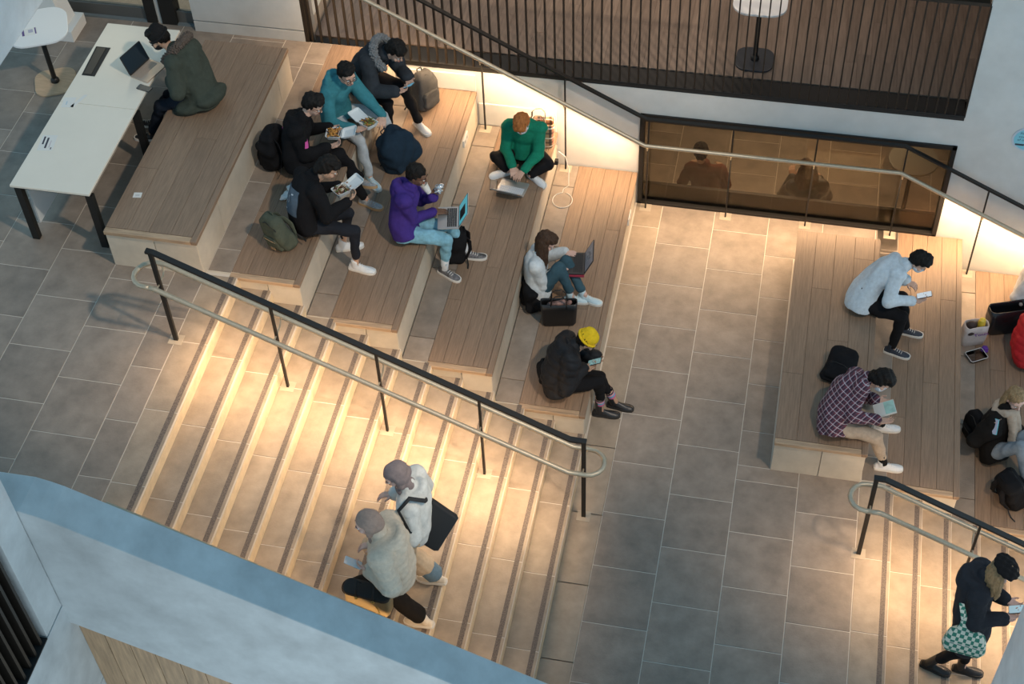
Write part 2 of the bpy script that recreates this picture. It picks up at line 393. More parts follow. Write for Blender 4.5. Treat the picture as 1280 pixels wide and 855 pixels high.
# near-side parapet, clad wall and louvred wall -----------------------------
def pz(x): return .885 - .497 * x
pp = structure('wall_parapet', 'pale concrete parapet following the near side of the stairs')
prof = [(-6.2, 2.82), (-4.02, 2.842), (-3.90, 2.81), (-3.80, pz(-3.80)), (1.3, pz(1.3)), (1.3, -1.6), (-2.0, .29), (-4.03, 1.24), (-6.2, 1.24)]
part('parapet', G().prism([(x, -6.1, z) for x, z in prof], (0, -.33, 0)), CONCP, pp, .012)
part('inner_face', G().prism([(-3.3, -6.11, 0), (1.3, -6.11, -.5), (1.3, -6.11, 0.2), (-3.3, -6.11, 1.9)], (0, -.1, 0)), CONCP, pp)
for i in range(9):
    x0 = -4.03 + .205 * i; z1 = 1.16 - .467 * (x0 + 3.93)
    part('cladding_board', G().prism([(x0 + .003, -6.36, -2.2), (x0 + .202, -6.36, -2.2), (x0 + .202, -6.36, z1 + .0), (x0 + .003, -6.36, z1 + .09)], (0, .04, 0)), CLAD, pp)
part('backing', G().box((-4.03, -6.33, -2.2), (-2.2, -6.28, 1.2)), BLACKM, pp)
lw = structure('wall_louvre', 'pale concrete cross wall with a dark barred opening')
def panel(y0, y1, z0, z1): brick('wall_panel', (-4.35, y0 + .004, z0 + .004), (-4.03, y1 - .004, z1 - .004), CONCP, lw, .003)
panel(-6.735, -6.433, 1.52, 4.2); panel(-7.6, -6.30, .2, 1.51); panel(-9.5, -7.6, .2, 1.51); panel(-9.5, -6.30, -1.8, .2)
part('opening_back', G().box((-4.9, -9.5, 1.45), (-4.85, -6.7, 4.2)), BLACKM, lw)
part('opening_sill', G().box((-4.86, -9.5, 1.50), (-4.03, -6.737, 1.515)), BLACKM, lw)
for i in range(16):
    y = -6.80 - .105 * i; brick('louvre_bar', (-4.16, y - .014, 1.515), (-4.05, y + .014, 4.2), BARM, lw)
tag(part('wall_pier', G().box((3.225, -7.4, -3), (5.2, -6.1, 3.35)), CONCP, bev=.01), 'pale concrete pier at the foot of the lower stairs', None, kind='structure')
tag(part('bridge_beam', G().box((-5.3, -9.5, 6.0), (-3.79, 1.2, 6.5)), CONCP, bev=.01), 'pale concrete bridge beam crossing above the upper floor', None, kind='structure')

# handrails ---------------------------------------------------------------
def plate(parent, x, y, z): brick('base_plate', (x - .065, y - .06, z), (x + .065, y + .06, z + .004), mat('plate_stone', (.40, .34, .265), .5), parent, .001)
def arc(c, a0, a1, r, ax, ay, n=8): return [V(c) + V(ax) * r * math.cos(a0 + (a1 - a0) * i / n) + V(ay) * r * math.sin(a0 + (a1 - a0) * i / n) for i in range(n + 1)]
def handrail(label, pts, posts, yc, top=1.17, both=True, loops=(1, 1), off=.148, low=.30, tw=.027, pw=.011, ew=.02):
    """pts: floor-line (x,z) the rail follows; posts: (x, floor z)"""
    h = empty('handrail', (posts[0][0], yc, posts[0][1]), 0, label, 'handrail')
    tp = [V((x, yc, z + top)) for x, z in pts]
    part('top_rail', G().loft([[p + V((0, a * tw, b)) for a, b in ((-1, -.012), (1, -.012), (1, .012), (-1, .012))] for p in tp]), BLACK, h, world=True)
    for i_, (x, z) in enumerate(posts):
        pw_ = ew if i_ in (0, len(posts) - 1) else pw
        zt = np.interp(x, [p[0] for p in pts], [p[1] for p in pts]) + top - .01
        brick('post', (x - pw_, yc - .013, z), (x + pw_, yc + .013, float(zt)), BLACK, h); plate(h, x, yc, z)
        for s in ((-1, 1) if both else (-1,)):
            part('bracket', G().tube([(x, yc, zt - low - .09), (x, yc + s * off * .7, zt - low - .08), (x, yc + s * off, zt - low - .02)], .008, 6), BRASS, h, world=True)
    br = []
    for s in ((-1, 1) if both else (-1,)):
        line = [V((x, yc + s * off, z + top - low)) for x, z in pts]; br.append(line)
    if both:
        near, far = br; path = list(near)
        if loops[1]: e = near[-1]; path = path + [q for q in arc((e.x + .02, yc, e.z), -math.pi / 2, math.pi / 2, off, (1, 0, 0), (0, 1, 0))]
        path += far[::-1]
        if loops[0]: e = near[0]; path += arc((e.x - .02, yc, e.z), math.pi / 2, 3 * math.pi / 2, off, (1, 0, 0), (0, 1, 0)) + [near[0] + V((.02, 0, 0))]
    else: path = br[0]
    part('brass_rail', G().tube(path, .0235, 12), BRASS, h, sm=True, world=True)
    for line in br:
        part('light_strip', G().tube([p - V((0, 0, .023)) for p in line], .004, 4), LEDM, h, world=True)
    return h
s0 = -.5105
rail1 = handrail('bronze handrail with black top bar down the middle of the long stair flight', [(-3.96, UZ - .03), (-3.90, UZ - .04), (-.30, .01), (-.15, .005)],
         [(-3.923, UZ), (-2.933, UZ - 3 * R), (-2.031, UZ - 6 * R), (-1.125, UZ - 9 * R), (-.175, 0)], -3.79)
rail2 = handrail('bronze handrail with black top bar on the lower stairs by the person in the beret', [(2.40, .02), (2.50, .02), (5.2, .02 - .507 * 2.7)], [(2.424, 0), (3.40, -3 * R), (4.30, -6 * R)], -3.76, loops=(1, 0))
rail3 = handrail('bronze handrail with black top bar along the pale back wall', [(-4.6, UZ + .27), (-3.4, UZ - .09), (-.22, .07), (2.52, .07), (4.9, -1.13)],
         [(-2.02, UZ - 2 * H), (-1.114, UZ - 3 * H), (-.193, 0), (.719, 0), (1.61, 0), (2.547, 0), (3.469, -H)], .54, top=1.24, both=False, off=.09, low=.30, tw=.024, pw=.008, ew=.008)
def rail_light(a, b, e, tgt=(0, 0, -1), w=.04, spread=150):
    a, b = V(a), V(b); c = (a + b) / 2; d = b - a
    l = bpy.data.lights.new('handrail_light', 'AREA'); l.shape = 'RECTANGLE'; l.size = d.length; l.size_y = w; l.energy = e; l.color = WARM; l.spread = math.radians(spread)
    o = bpy.data.objects.new('handrail_light', l); COL.objects.link(o); o.location = c
    x = d.normalized(); z = -(V(tgt) - x * x.dot(V(tgt))).normalized(); y = z.cross(x)
    o.rotation_euler = Matrix((x, y, z)).transposed().to_euler(); return o
for yy, tg in ((-3.938, (0, -.35, -1)), (-3.642, (0, .3, -1))):
    rail_light((-3.6, yy, UZ + .61), (-.3, yy, .82), 42 if yy < -3.8 else 20, tg)
    rail_light((2.5, yy + .03, .83), (5.0, yy + .03, -.44), 30 if yy < -3.8 else 16, tg)
rail_light((-3.6, .43, UZ + .88), (-.3, .43, .93), 48, (0, .05, -1))
rail_light((-.2, .43, .95), (2.5, .43, .95), 40, (0, -.25, -1))
rail_light((2.6, .43, .91), (4.9, .43, -.27), 40, (0, .05, -1))

# unseen rail added inside the parapet to bring warm light to the near stairs
pr = empty('handrail', (-1.9, -6.0, 1.2), 0, 'slim bronze rail added unseen inside the near parapet', 'handrail')
ln = [V((-3.6, -5.99, UZ + .58)), V((-.25, -5.99, .14 + .58))]
part('brass_rail', G().tube(ln, .0235, 12), BRASS, pr, sm=True, world=True); part('light_strip', G().tube([p - V((0, 0, .023)) for p in ln], .004, 4), LEDM, pr, world=True)
for i in range(5): q_ = ln[0].lerp(ln[1], .1 + .2 * i); part('bracket', G().tube([q_ - V((0, 0, .02)), q_ + V((0, -.05, -.06)), q_ + V((0, -.115, -.06))], .008, 6), BRASS, pr, world=True)
rail_light(ln[0] - V((0, 0, .03)), ln[1] - V((0, 0, .03)), 9, (0, .35, -1))
# ================================================================== people
SKIN = {k: mat('skin_' + k, c, .5, ns=30, na=.06) for k, c in dict(light=(.58, .36, .27), mid=(.46, .28, .19), brown=(.15, .075, .045), pale=(.62, .40, .33)).items()}
EYEW = mat('eye_white', (.75, .74, .72), .3); IRIS = mat('iris', (.03, .018, .012), .2); LIPS = mat('lips', (.36, .13, .11), .45)
def cloth(name, c, na=.12, rough=.85): return mat('cloth_' + name, c, rough, ns=28, na=na, bump=.35, bs=220, spec=.15)
def hairm(name, c): return mat('hair_' + name, c, .6, spec=.22, ns=60, na=.35, bump=.6, bs=160, stretch=(1, 1, .35))
def folds(amp, fr, axis=None, puff=0, seed=0):
    rs = np.random.RandomState(seed); D = rs.normal(size=(6, 3)); D /= np.linalg.norm(D, axis=1)[:, None]; ph = rs.rand(6) * 6.28
    def f(co):
        d = np.zeros(len(co))
        for i in range(6):
            w = np.sin(co @ D[(i + 1) % 6] * fr * .45 + ph[i]) * 1.6
            d += np.sin(co @ D[i] * fr * (1 + .35 * i) + w + ph[i]) / (1 + .5 * i)
        d = d * amp * .5
        if puff:
            s = co @ np.array(axis); d = d + puff * (np.abs(np.sin(s * math.pi / .085)) ** .6 - .6)
        return d
    return f
def ik(a, t, l1, l2, pole):
    a, t = V(a), V(t); d = t - a; L_ = d.length
    if L_ > (l1 + l2) * .998: k = L_ / ((l1 + l2) * .998); l1 *= k; l2 *= k
    d.normalize(); x = (l1 * l1 - l2 * l2 + L_ * L_) / (2 * L_); h = math.sqrt(max(0, l1 * l1 - x * x))
    p = V(pole); p = p - d * p.dot(d)
    if p.length < 1e-4: p = d.orthogonal()
    return a + d * x + p.normalized() * h
def add_hand(g, w, d, n, sg, curl):
    d = V(d).normalized(); n = V(n); n = (n - d * n.dot(d)).normalized(); s = d.cross(n) * sg
    for i in range(4):
        g.cap(w + s * (1.5 - i) * .012, w + d * .082 + s * (1.5 - i) * .0205, .016, .0125, 8)
        k = w + d * .084 + s * (1.5 - i) * .021; l = (.070, .078, .073, .056)[i]; q = k
        for j, (fr, an) in enumerate(((.45, .45), (.3, 1.15), (.25, 1.75))):
            a = curl * an; dr = d * math.cos(a) + n * math.sin(a) + s * (1.5 - i) * .05; e_ = q + dr.normalized() * l * fr
            g.cap(q, e_, .0088 - .0007 * j, .0082 - .0007 * j, 7); q = e_
    b = w + d * .022 + s * .024; m_ = b + (d * .62 + s * .72 + n * .25).normalized() * .042; e_ = m_ + (d * .85 + s * .1 + n * .5 * (.4 + curl)).normalized() * .034
    g.cap(b, m_, .0145, .0115, 8); g.cap(m_, e_, .011, .0088, 8)
class Fig: pass
def person(label, pel, neck, head, face, fwd, hand, foot, st, knee=None, elbow=None, bend=.05, group=None):
    F = Fig(); pel, neck, head = V(pel), V(neck), V(head); face = V(face).normalized(); fwd = V(fwd).normalized()
    up = (neck - pel).normalized(); fwd = (fwd - up * fwd.dot(up)).normalized(); rt = fwd.cross(up)
    zb = min([V(f[0]).z - .09 for f in foot.values()] + [pel.z - .11]) if foot else pel.z - .11
    root = empty('person', (pel.x, pel.y, zb), 0, label, 'person', group); O = root.location.copy(); F.root = root
    seed = abs(hash(label)) % 9999 if False else sum(ord(c) for c in label) % 9999
    F.pel, F.neck, F.head, F.fwd, F.rt, F.up, F.face = pel, neck, head, fwd, rt, up, face
    ctrl = (pel + neck) / 2 - fwd * bend * 2
    def sp(t): return pel * (1 - t) ** 2 + ctrl * 2 * t * (1 - t) + neck * t * t if 0 <= t <= 1 else (pel + (ctrl - pel).normalized() * t * (neck - pel).length if t < 0 else neck + (neck - ctrl).normalized() * (t - 1) * (neck - pel).length)
    sc = st.get('scale', 1.0)
    def torso(g, e_, ts, wd=None):
        Rg = []
        prof = [(-.25, .165, .115), (0, .17, .118), (.2, .16, .115), (.45, .142, .102), (.7, .162, .112), (.86, .168, .10), (.95, .125, .082), (1.03, .062, .06)]
        for t in ts:
            w_ = np.interp(t, [p[0] for p in prof], [p[1] for p in prof]) * sc + e_; d_ = np.interp(t, [p[0] for p in prof], [p[2] for p in prof]) * sc + e_
            if wd: k = wd(t); w_ *= k; d_ *= k
            T = (sp(min(1, t + .02)) - sp(t - .02)).normalized(); dp = T.cross(rt).normalized() * -1
            dp = rt.cross(T).normalized() * -1
            Rg.append([sp(t) + rt * math.copysign(abs(math.cos(a)) ** .85, math.cos(a)) * w_ + dp * math.sin(a) * d_ for a in [2 * math.pi * i / 18 for i in range(18)]])
        g.loft(Rg)
    # joints
    sh = {s: sp(.88) + rt * (.168 * sc) * k for s, k in (('R', 1), ('L', -1))}; hip = {s: pel + rt * .088 * k for s, k in (('R', 1), ('L', -1))}
    arm, leg = {}, {}
    for s, k in (('R', 1), ('L', -1)):
        if s in hand:
            h = hand[s]; tgt = V(h[0]); d = V(h[1]).normalized() if len(h) > 1 and h[1] else None
            w0 = tgt - (d * .06 if d else V((0, 0, 0))); pole = V(elbow[s]) - (sh[s] + w0) / 2 if elbow and s in elbow else (V((0, 0, -1)) + rt * k * .55 - fwd * .45)
            el = ik(sh[s], w0, .285 * sc, .255 * sc, pole)
            d = d or (w0 - el).normalized(); n_ = V(h[2]) if len(h) > 2 and h[2] else (V((0, 0, -1)) - rt * k * .4)
            arm[s] = (sh[s], el, w0, d, n_, h[3] if len(h) > 3 else .6)
        if s in foot:
            f = foot[s]; an = V(f[0]); kp = V(knee[s]) - (hip[s] + an) / 2 if knee and s in knee else fwd + V((0, 0, .3))
            kn = ik(hip[s], an, .43 * sc, .42 * sc, kp) if not st.get('fixknee') else V(knee[s])
            leg[s] = (hip[s], kn, an, V(f[1]).normalized(), V(f[2]).normalized() if len(f) > 2 else V((0, 0, 1)))
    F.arm, F.leg, F.sp = arm, leg, sp
    # head frame
    hz = V((0, 0, 1)) if abs(face.z) < .93 else fwd; hu = (hz - face * hz.dot(face)).normalized(); hr = face.cross(hu)
    def hp(x, y, z): return head + hr * x + face * y + hu * z
    F.hp, F.hu, F.hr = hp, hu, hr
    ax = lambda a, b, c: (hr * a, face * b, hu * c)
    b = G()
    b.ell(hp(0, -.012, .035), ax(.074, .094, .082)); b.ell(hp(0, .022, -.035), ax(.060, .068, .078)); b.ell(hp(0, .052, -.082), ax(.036, .034, .030))
    b.ell(hp(0, .05, .03), ax(.058, .045, .05))
    b.cap(hp(0, .088, .012), hp(0, .106, -.022), .009, .0145, 8); b.ell(hp(0, .088, -.056), ax(.024, .012, .012))
    for k in (-1, 1):
        b.ell(hp(.075 * k, -.008, -.008), ax(.010, .02, .032), 10, 6); b.ell(hp(.038 * k, .062, -.03), ax(.026, .026, .026), 10, 6); b.ell(hp(.030 * k, .076, .03), ax(.026, .014, .010), 10, 6)
    b.cap(neck - up * .05, head - hu * .06 - face * .012, .058, .054); torso(b, -.022, [-.1, 0, .2, .45, .7, .86, .95, 1.03])
    for s, (a, el, w, d, n_, cu) in arm.items():
        b.cap(a, el, .048, .042); b.cap(el, w, .040, .027); b.cap(w - d * .01, w + d * .03, .027, .022); add_hand(b, w, d, n_, 1 if s == 'R' else -1, cu)
    for s, (h_, k_, a_, td, fu) in leg.items(): b.cap(h_, k_, .055, .042); b.cap(k_, a_, .040, .032); b.cap(a_ - fu * .02, a_ + td * .07 - fu * .06, .028, .022)
    link('body', voxel(b, 'body', .0062, 2, .45, O), SKIN[st.get('skin', 'light')], root)
    for k in (-1, 1):
        if st.get('eyes', 1):
            ey = part('eye', G().ell(hp(.031 * k, .083, .006), ax(.0135, .0115, .0095), 10, 6), EYEW, root, sm=True, world=True)
            part('iris', G().ell(hp(.030 * k, .092, .005), ax(.006, .0045, .006), 8, 5), IRIS, ey, sm=True, world=True)
            part('eyebrow', G().tube([hp(.016 * k, .095, .026), hp(.032 * k, .094, .033), hp(.05 * k, .082, .027)], [.003, .004, .002], 6), st.get('hairmat', MATS.get('hair_black') or hairm('black', (.012, .010, .009))), root, world=True)
    if st.get('eyes', 1) and not st.get('mask'): part('lips', G().ell(hp(0, .0965, -.057), ax(.021, .008, .0085), 12, 6), LIPS, root, sm=True, world=True)
    if st.get('mask'):
        g = G(); g.ell(hp(0, .048, -.055), ax(.066, .064, .052)); g.ell(hp(0, .095, -.03), ax(.022, .022, .024)); g.tube([hp(.08 * k, .0, -.02) for k in (-1, )] + [hp(-.07, .05, -.04), hp(0, .1, -.05), hp(.07, .05, -.04), hp(.08, 0, -.02)], .006, 6)
        link('face_mask', voxel(g, 'face_mask', .007, 3, None, O), st['mask'], root)
    # trousers
    lf = st.get('legfit', 1.0); g = G(); bot = st.get('legend', .025)
    if leg:
        torso(g, .006, [-.14, 0, .15, .28])
        for s, (h_, k_, a_, td, fu) in leg.items():
            g.cap(h_ + (pel - h_) * .15, k_, .098 * lf, .068 * lf); e_ = a_ + (k_ - a_).normalized() * bot; g.cap(k_, e_, .067 * lf, .050 * lf * st.get('flare', 1))
        link(st.get('legname', 'trousers'), voxel(g, 'trousers', .011, 3, None, O, folds(.010, 26, seed=seed)), st['legs'], root)
        # shoes
        for s, (h_, k_, a_, td, fu) in leg.items():
            shoe(root, O, a_ - fu * .09, td, fu, st.get('shoe'), st.get('sole'), st.get('boot', 0), st.get('sock'), k_)
    # top garment
    if st.get('top'):
        e_ = st.get('thick', .014); g = G(); lo = st.get('hem', -.08); ts = [lo] + [t for t in (0, .2, .45, .7, .86, .95) if t > lo + .05] + [1.04]
        torso(g, e_, ts, st.get('wd'))
        for s, (a, el, w, d, n_, cu) in arm.items():
            g.cap(sp(.86), a, .075 + e_, .066 + e_); g.cap(a, el, .060 + e_, .050 + e_); c_ = st.get('cuff', .012); g.cap(el, w + (el - w).normalized() * c_, .050 + e_, .036 + e_ * .8)
        if st.get('skirt'):
            for c_, r_ in st['skirt']: g.ell(pel + rt * c_[0] + fwd * c_[1] + up * c_[2], (rt * r_[0], fwd * r_[1], up * r_[2]))
        if st.get('collar', 1): g.cap(neck - up * .03, neck + (head - neck) * .22, .070 + e_ * .6, .064 + e_ * .4)
        if st.get('hood'):
            q = st['hood']; c0 = neck + up * .01
            pts = [c0 + rt * math.cos(a) * .105 * q + (-fwd) * math.sin(a) * .125 * q + up * (.035 * math.sin(a) - .02) for a in [math.pi * (-.08 + 1.16 * i / 8) for i in range(9)]]
            for i in range(8): g.cap(pts[i], pts[i + 1], .042 * q, .042 * q, 8)
            g.ell(c0 - fwd * .115 * q - up * .055, (rt * .105 * q, fwd * .06 * q, up * .095 * q))
        link(st.get('topname', 'jacket'), voxel(g, 'top', st.get('vox', .0105), st.get('its', 3), None, O, folds(st.get('fold', .012), st.get('ffr', 20), tuple(up), st.get('puff', 0), seed)), st['top'], root)
        if st.get('fur'):
            g = G(); q = st.get('hood', 1); c0 = neck + up * .035
            pts = [c0 + rt * math.cos(a) * .13 * q + (-fwd) * math.sin(a) * .14 * q + up * (.075 * math.sin(a) - .005) for a in [math.pi * (-.22 + 1.44 * i / 12) for i in range(13)]]
            for i in range(12): g.cap(pts[i], pts[i + 1], .042, .042, 8)
            me = voxel(g, 'fur_trim', .006, 1, None, O, lambda co: .012 * np.sin(co @ np.array([170, 90, 60.])) * np.sin(co @ np.array([-80, 190, 70.])) + .008 * np.sin(co @ np.array([260, -210, 310.])))
            link('fur_trim', me, st['fur'], root)
    # hair and headwear
    hm = st.get('hairmat'); hs = st.get('hair')
    if hs:
        g = G()
        g.ell(hp(0, -.020, .058), ax(.084, .100, .076)); g.ell(hp(0, -.058, .008), ax(.076, .056, .082))
        for k in (-1, 1): g.ell(hp(.066 * k, -.024, .03), ax(.022, .050, .058), 10, 6)
        if hs in ('short', 'tuft'): g.ell(hp(.012, .052, .098), ax(.062, .046, .034)); g.ell(hp(-.02, .02, .118), ax(.055, .06, .03))
        if hs == 'mop': g.ell(hp(0, .055, .085), ax(.074, .052, .05)); g.ell(hp(0, -.01, .11), ax(.078, .085, .045)); g.ell(hp(0, -.08, -.02), ax(.07, .04, .07))
        if hs == 'long':
            dn = V((0, 0, -1)); g.ell(hp(0, .04 if not st.get('hairspan') else -.005, .085), ax(.07, .055, .048))
            for i in range(9):
                a = math.pi * (st.get('hairspan', -.04) + (1 - 2 * st.get('hairspan', -.04)) * i / 8); st_ = hp(.078 * math.cos(a), -.012 - .078 * math.sin(a), .02)
                o_ = hr * math.cos(a) * .035 - face * math.sin(a) * .03; q1 = st_ + dn * .12 + o_ * .8; q2 = q1 + dn * st.get('hairlen', .13) + o_ * .9 + V(st.get('hairdrift', (0, 0, 0)))
                g.cap(st_, q1, .03, .036, 8); g.cap(q1, q2, .036, .018, 8)
        amp = st.get('curl', .0026)
        me = voxel(g, 'hair', .0075, 1, None, O, lambda co: amp * (np.sin(co @ np.array([120, 60, 20.])) + np.sin(co @ np.array([-60, 130, 25.]) + 1) + .8 * np.sin(co @ np.array([210, -180, 90.]))))
        link('hair', me, hm, root)
    if st.get('beanie'):
        g = G(); g.ell(hp(0, -.018, .062), ax(.089, .106, .086)); g.ell(hp(0, -.04, .11), ax(.062, .07, .055))
        o_ = link('beanie', voxel(g, 'beanie', .008, 2, None, O, lambda co: .0025 * np.sin(np.arctan2((co - np.array(head)) @ np.array(hr), (co - np.array(head)) @ np.array(face)) * 26)), st['beanie'], root)
        part('cuff', G().tube([hp(math.cos(a) * .088, -.018 + math.sin(a) * .105, .035 - .012 * math.sin(a)) for a in [2 * math.pi * i / 24 for i in range(25)]], (.022, .009) if False else .014, 8), st['beanie'], o_, sm=True, world=True)
    if st.get('beret'):
        g = G(); g.ell(hp(0, -.02, .095), ax(.125, .135, .045)); g.ell(hp(0, -.01, .06), ax(.088, .102, .05)); g.cap(hp(0, -.02, .13), hp(0, -.02, .152), .008, .006, 6)
        link('beret', voxel(g, 'beret', .008, 2, None, O, lambda co: .006 * np.sin(co @ np.array([70, 40, 10.])) * np.sin(co @ np.array([-30, 80, 20.]))), st['beret'], root)
    if st.get('hijab'):
        g = G(); g.ell(hp(0, -.018, .042), ax(.088, .106, .094)); g.ell(hp(0, -.035, -.03), ax(.083, .085, .09))
        for k in (-1, 1): g.cap(hp(.068 * k, .008, .03), hp(.060 * k, .028, -.08), .026, .030); g.ell(hp(.078 * k, -.01, -.01), ax(.020, .04, .05))
        g.cap(hp(-.05, .03, -.1), hp(.05, .03, -.1), .03, .03); g.cap(neck + up * .05 + fwd * .02, head - hu * .08, .072, .074); g.ell(neck + fwd * .07 + up * .0, (rt * .08, fwd * .05, up * .05))
        link('headscarf', voxel(g, 'headscarf', .0085, 3, None, O, folds(.007, 34, seed=seed)), st['hijab'], root)
    if st.get('glasses'):
        g = G()
        for k in (-1, 1):
            g.tube([hp(.033 * k + .024 * math.cos(a), .104, .002 + .019 * math.sin(a)) for a in [2 * math.pi * i / 12 for i in range(13)]], .0024, 5); g.tube([hp(.056 * k, .102, .006), hp(.078 * k, .02, .008)], .0024, 5)
        g.tube([hp(-.01, .106, .006), hp(.01, .106, .006)], .0024, 5); part('glasses', g, BLACKM, root, world=True)
    return F
def shoe(root, O, base, td, fu, m, ms, boot=0, sock=None, kn=None):
    td = (td - fu * td.dot(fu)).normalized(); rt = td.cross(fu); g = G(); Rg = []
    base = V(base)
    for y, w, h in ((-.078, .022, .055), (-.07, .032, .075), (-.03, .037, .090), (.02, .038, .088), (.06, .042, .072), (.11, .046, .055), (.155, .043, .046), (.185, .030, .036), (.194, .016, .026)):
        Rg.append([base + td * y + rt * w * math.cos(a) * (1 - .25 * max(0, math.sin(a))) + fu * (.018 + max(0, math.sin(a)) * (h - .018)) for a in [2 * math.pi * i / 14 for i in range(14)]])
    g.loft(Rg)
    an = base + fu * .09; up = ((kn - an).normalized() if kn is not None else fu)
    g.cap(an - fu * .03 - td * .012, an - td * .012 + up * (.11 if boot else .022), .041, .045 if boot else .043)
    o = link('shoe' if not boot else 'boot', voxel(g, 'shoe', .0075, 2, None, O), m, root)
    Rg = []
    for y, w in ((-.085, .018), (-.075, .034), (-.03, .041), (.03, .042), (.09, .049), (.15, .048), (.185, .036), (.2, .016)):
        Rg.append([base + td * y + rt * w * x + fu * z for x, z in ((-1, 0), (1, 0), (1.02, .012), (.97, .026), (-.97, .026), (-1.02, .012))])
    part('sole', G().loft(Rg), ms, o, sm=40, world=True)
    if not boot:
        g = G()
        for i in range(4): y = .035 + .022 * i; z = .083 - .01 * i; g.tube([base + td * y + rt * -.022 + fu * (z - .006), base + td * (y + .004) + fu * (z + .004), base + td * y + rt * .022 + fu * (z - .006)], .003, 5)
        part('laces', g, ms, o, world=True)
    if sock is not None: part('sock', G().cap(an, an + up * .11, .041, .046), sock, root, sm=True, world=True)

# ---- wardrobe
HB = hairm('black', (.007, .006, .0055)); HBR = hairm('brown', (.055, .030, .018)); HR = hairm('ginger', (.36, .13, .035)); HBL = hairm('blond', (.30, .20, .105))
CB = cloth('black', (.0085, .0085, .010)); CBW = cloth('black_warm', (.010, .009, .0085)); CN = cloth('navy', (.014, .020, .032)); CW = cloth('white', (.62, .66, .70)); SW = mat('shoe_white', (.66, .68, .70), .5, ns=30, na=.06); SOLW = mat('sole_white', (.68, .66, .62), .6)
SB = mat('shoe_black', (.015, .015, .017), .4); SOLB = mat('sole_black', (.02, .02, .02), .7)
MKB = cloth('mask_black', (.02, .02, .022)); MKW = cloth('mask_white', (.62, .68, .74))
z1 = UZ + H; z2 = UZ; z3 = UZ - H; z4 = UZ - 2 * H; z5 = UZ - 3 * H
X = V((1, 0, 0)); Y = V((0, 1, 0)); Z = V((0, 0, 1))
A9 = .09
# P1 parka at the table
P1 = person('person in an olive parka with fur hood sitting at the white table', (-4.50, -1.10, z1 + .105), (-4.70, -.98, z1 + .54), (-4.885, -.95, z1 + .655), (-1, -.25, -.55), (-1, .05, -.1),
    dict(L=((-4.80, -1.03, z1 + .27), (-.3, 1, .05), None, .7), R=((-4.66, -1.215, z1 + .245), (.25, -1, -.1), None, .7)), dict(L=((-5.10, -1.20, UZ + A9), (-1, -.1, 0)), R=((-5.14, -1.0, UZ + A9), (-1, 0, 0))),
    dict(skin='mid', top=cloth('olive', (.050, .060, .048)), topname='parka', thick=.042, hood=1.15, fur=hairm('fur_brown', (.11, .085, .07)), fold=.016, legs=CN, shoe=SB, sole=SOLW, hair='short', hairmat=HB, mask=MKB, beanie=cloth('black_knit', (.012, .012, .013)), hem=-.18,
         skirt=[((0, -.06, -.02), (.235, .20, .10)), ((-.12, .10, -.03), (.13, .20, .085))]), knee=dict(L=(-5.0, -1.22, z1 + .2), R=(-5.0, -1.0, z1 + .2)), elbow=dict(L=(-4.62, -1.36, z1 + .2), R=(-4.7, -.72, z1 + .2)))
# P2 phone, dark fur-collar jacket
P2 = person('person in a charcoal jacket with fur collar looking at a phone beside the bars', (-3.17, -.02, z2 + .105), (-2.90, -.10, z2 + .50), (-2.735, -.165, z2 + .615), (1, -.62, -.75), (1, -.35, 0),
    dict(R=((-2.66, -.36, z2 + .27), (.9, .55, 0), (.1, .2, 1), .9), L=((-2.60, -.235, z2 + .29), (.5, -.85, .0), (0, -.3, 1), .9)), dict(R=((-2.86, -.36, z3 + A9), (.75, -.6, 0)), L=((-2.60, -.06, z3 + A9), (.75, -.65, 0))),
    dict(top=cloth('charcoal', (.032, .038, .046)), thick=.036, hood=1.05, fur=hairm('fur_grey', (.20, .21, .22)), legs=CB, shoe=SW, sole=SOLW, hair='mop', hairmat=HB, hem=-.2, fold=.015), knee=dict(R=(-2.80, -.32, z2 + .2), L=(-2.60, -.07, z2 + .2)), bend=.07)
# P3 teal hoodie
P3 = person('person in a teal hoodie and glasses holding an open takeaway box', (-3.29, -.62, z2 + .105), (-3.19, -.67, z2 + .555), (-3.085, -.72, z2 + .715), (1, -.95, -.42), (1, -.4, 0),
    dict(R=((-2.955, -.95, z2 + .215), (1, .35, .0), (0, 0, 1), .5), L=((-2.77, -.73, z2 + .17), (.2, -1, -.1), None, .6)), dict(R=((-2.90, -.98, z3 + A9), (.7, -.7, 0)), L=((-2.72, -.52, z3 + A9), (.8, -.55, 0))),
    dict(top=cloth('teal', (.045, .205, .245)), topname='hoodie', thick=.022, hood=1.0, legs=cloth('pale_denim', (.46, .50, .53)), shoe=mat('shoe_pale_blue', (.42, .58, .66), .5), sole=SOLW, hair='short', hairmat=HB, glasses=1, legfit=.95), knee=dict(R=(-2.93, -.95, z2 + .25), L=(-2.83, -.5, z2 + .25)))
# P4 black hoodie with food
P4 = person('person in a black hoodie eating fries from a takeaway box', (-3.46, -1.40, z2 + .105), (-3.41, -1.27, z2 + .555), (-3.295, -1.215, z2 + .705), (1, -.1, -.55), (1, .15, 0),
    dict(R=((-3.11, -1.29, z2 + .27), (.95, .5, .1), (0, .2, 1), .8), L=((-3.17, -1.07, z2 + .28), (.9, -.45, 0), (0, 0, 1), .6)), dict(R=((-2.93, -1.17, z3 + .22), (.8, -.25, .15), (-.1, .45, .9)), L=((-2.85, -1.32, z3 + A9), (.95, -.25, 0))),
    dict(top=CB, topname='hoodie', thick=.026, hood=1.05, legs=CB, shoe=mat('shoe_grey', (.30, .33, .36), .6, ns=60, na=.3), sole=mat('sole_tan', (.42, .28, .15), .6), hair='short', hairmat=HB, glasses=1), knee=dict(R=(-2.95, -1.2, z2 + .25), L=(-2.95, -1.1, z2 + .25)))
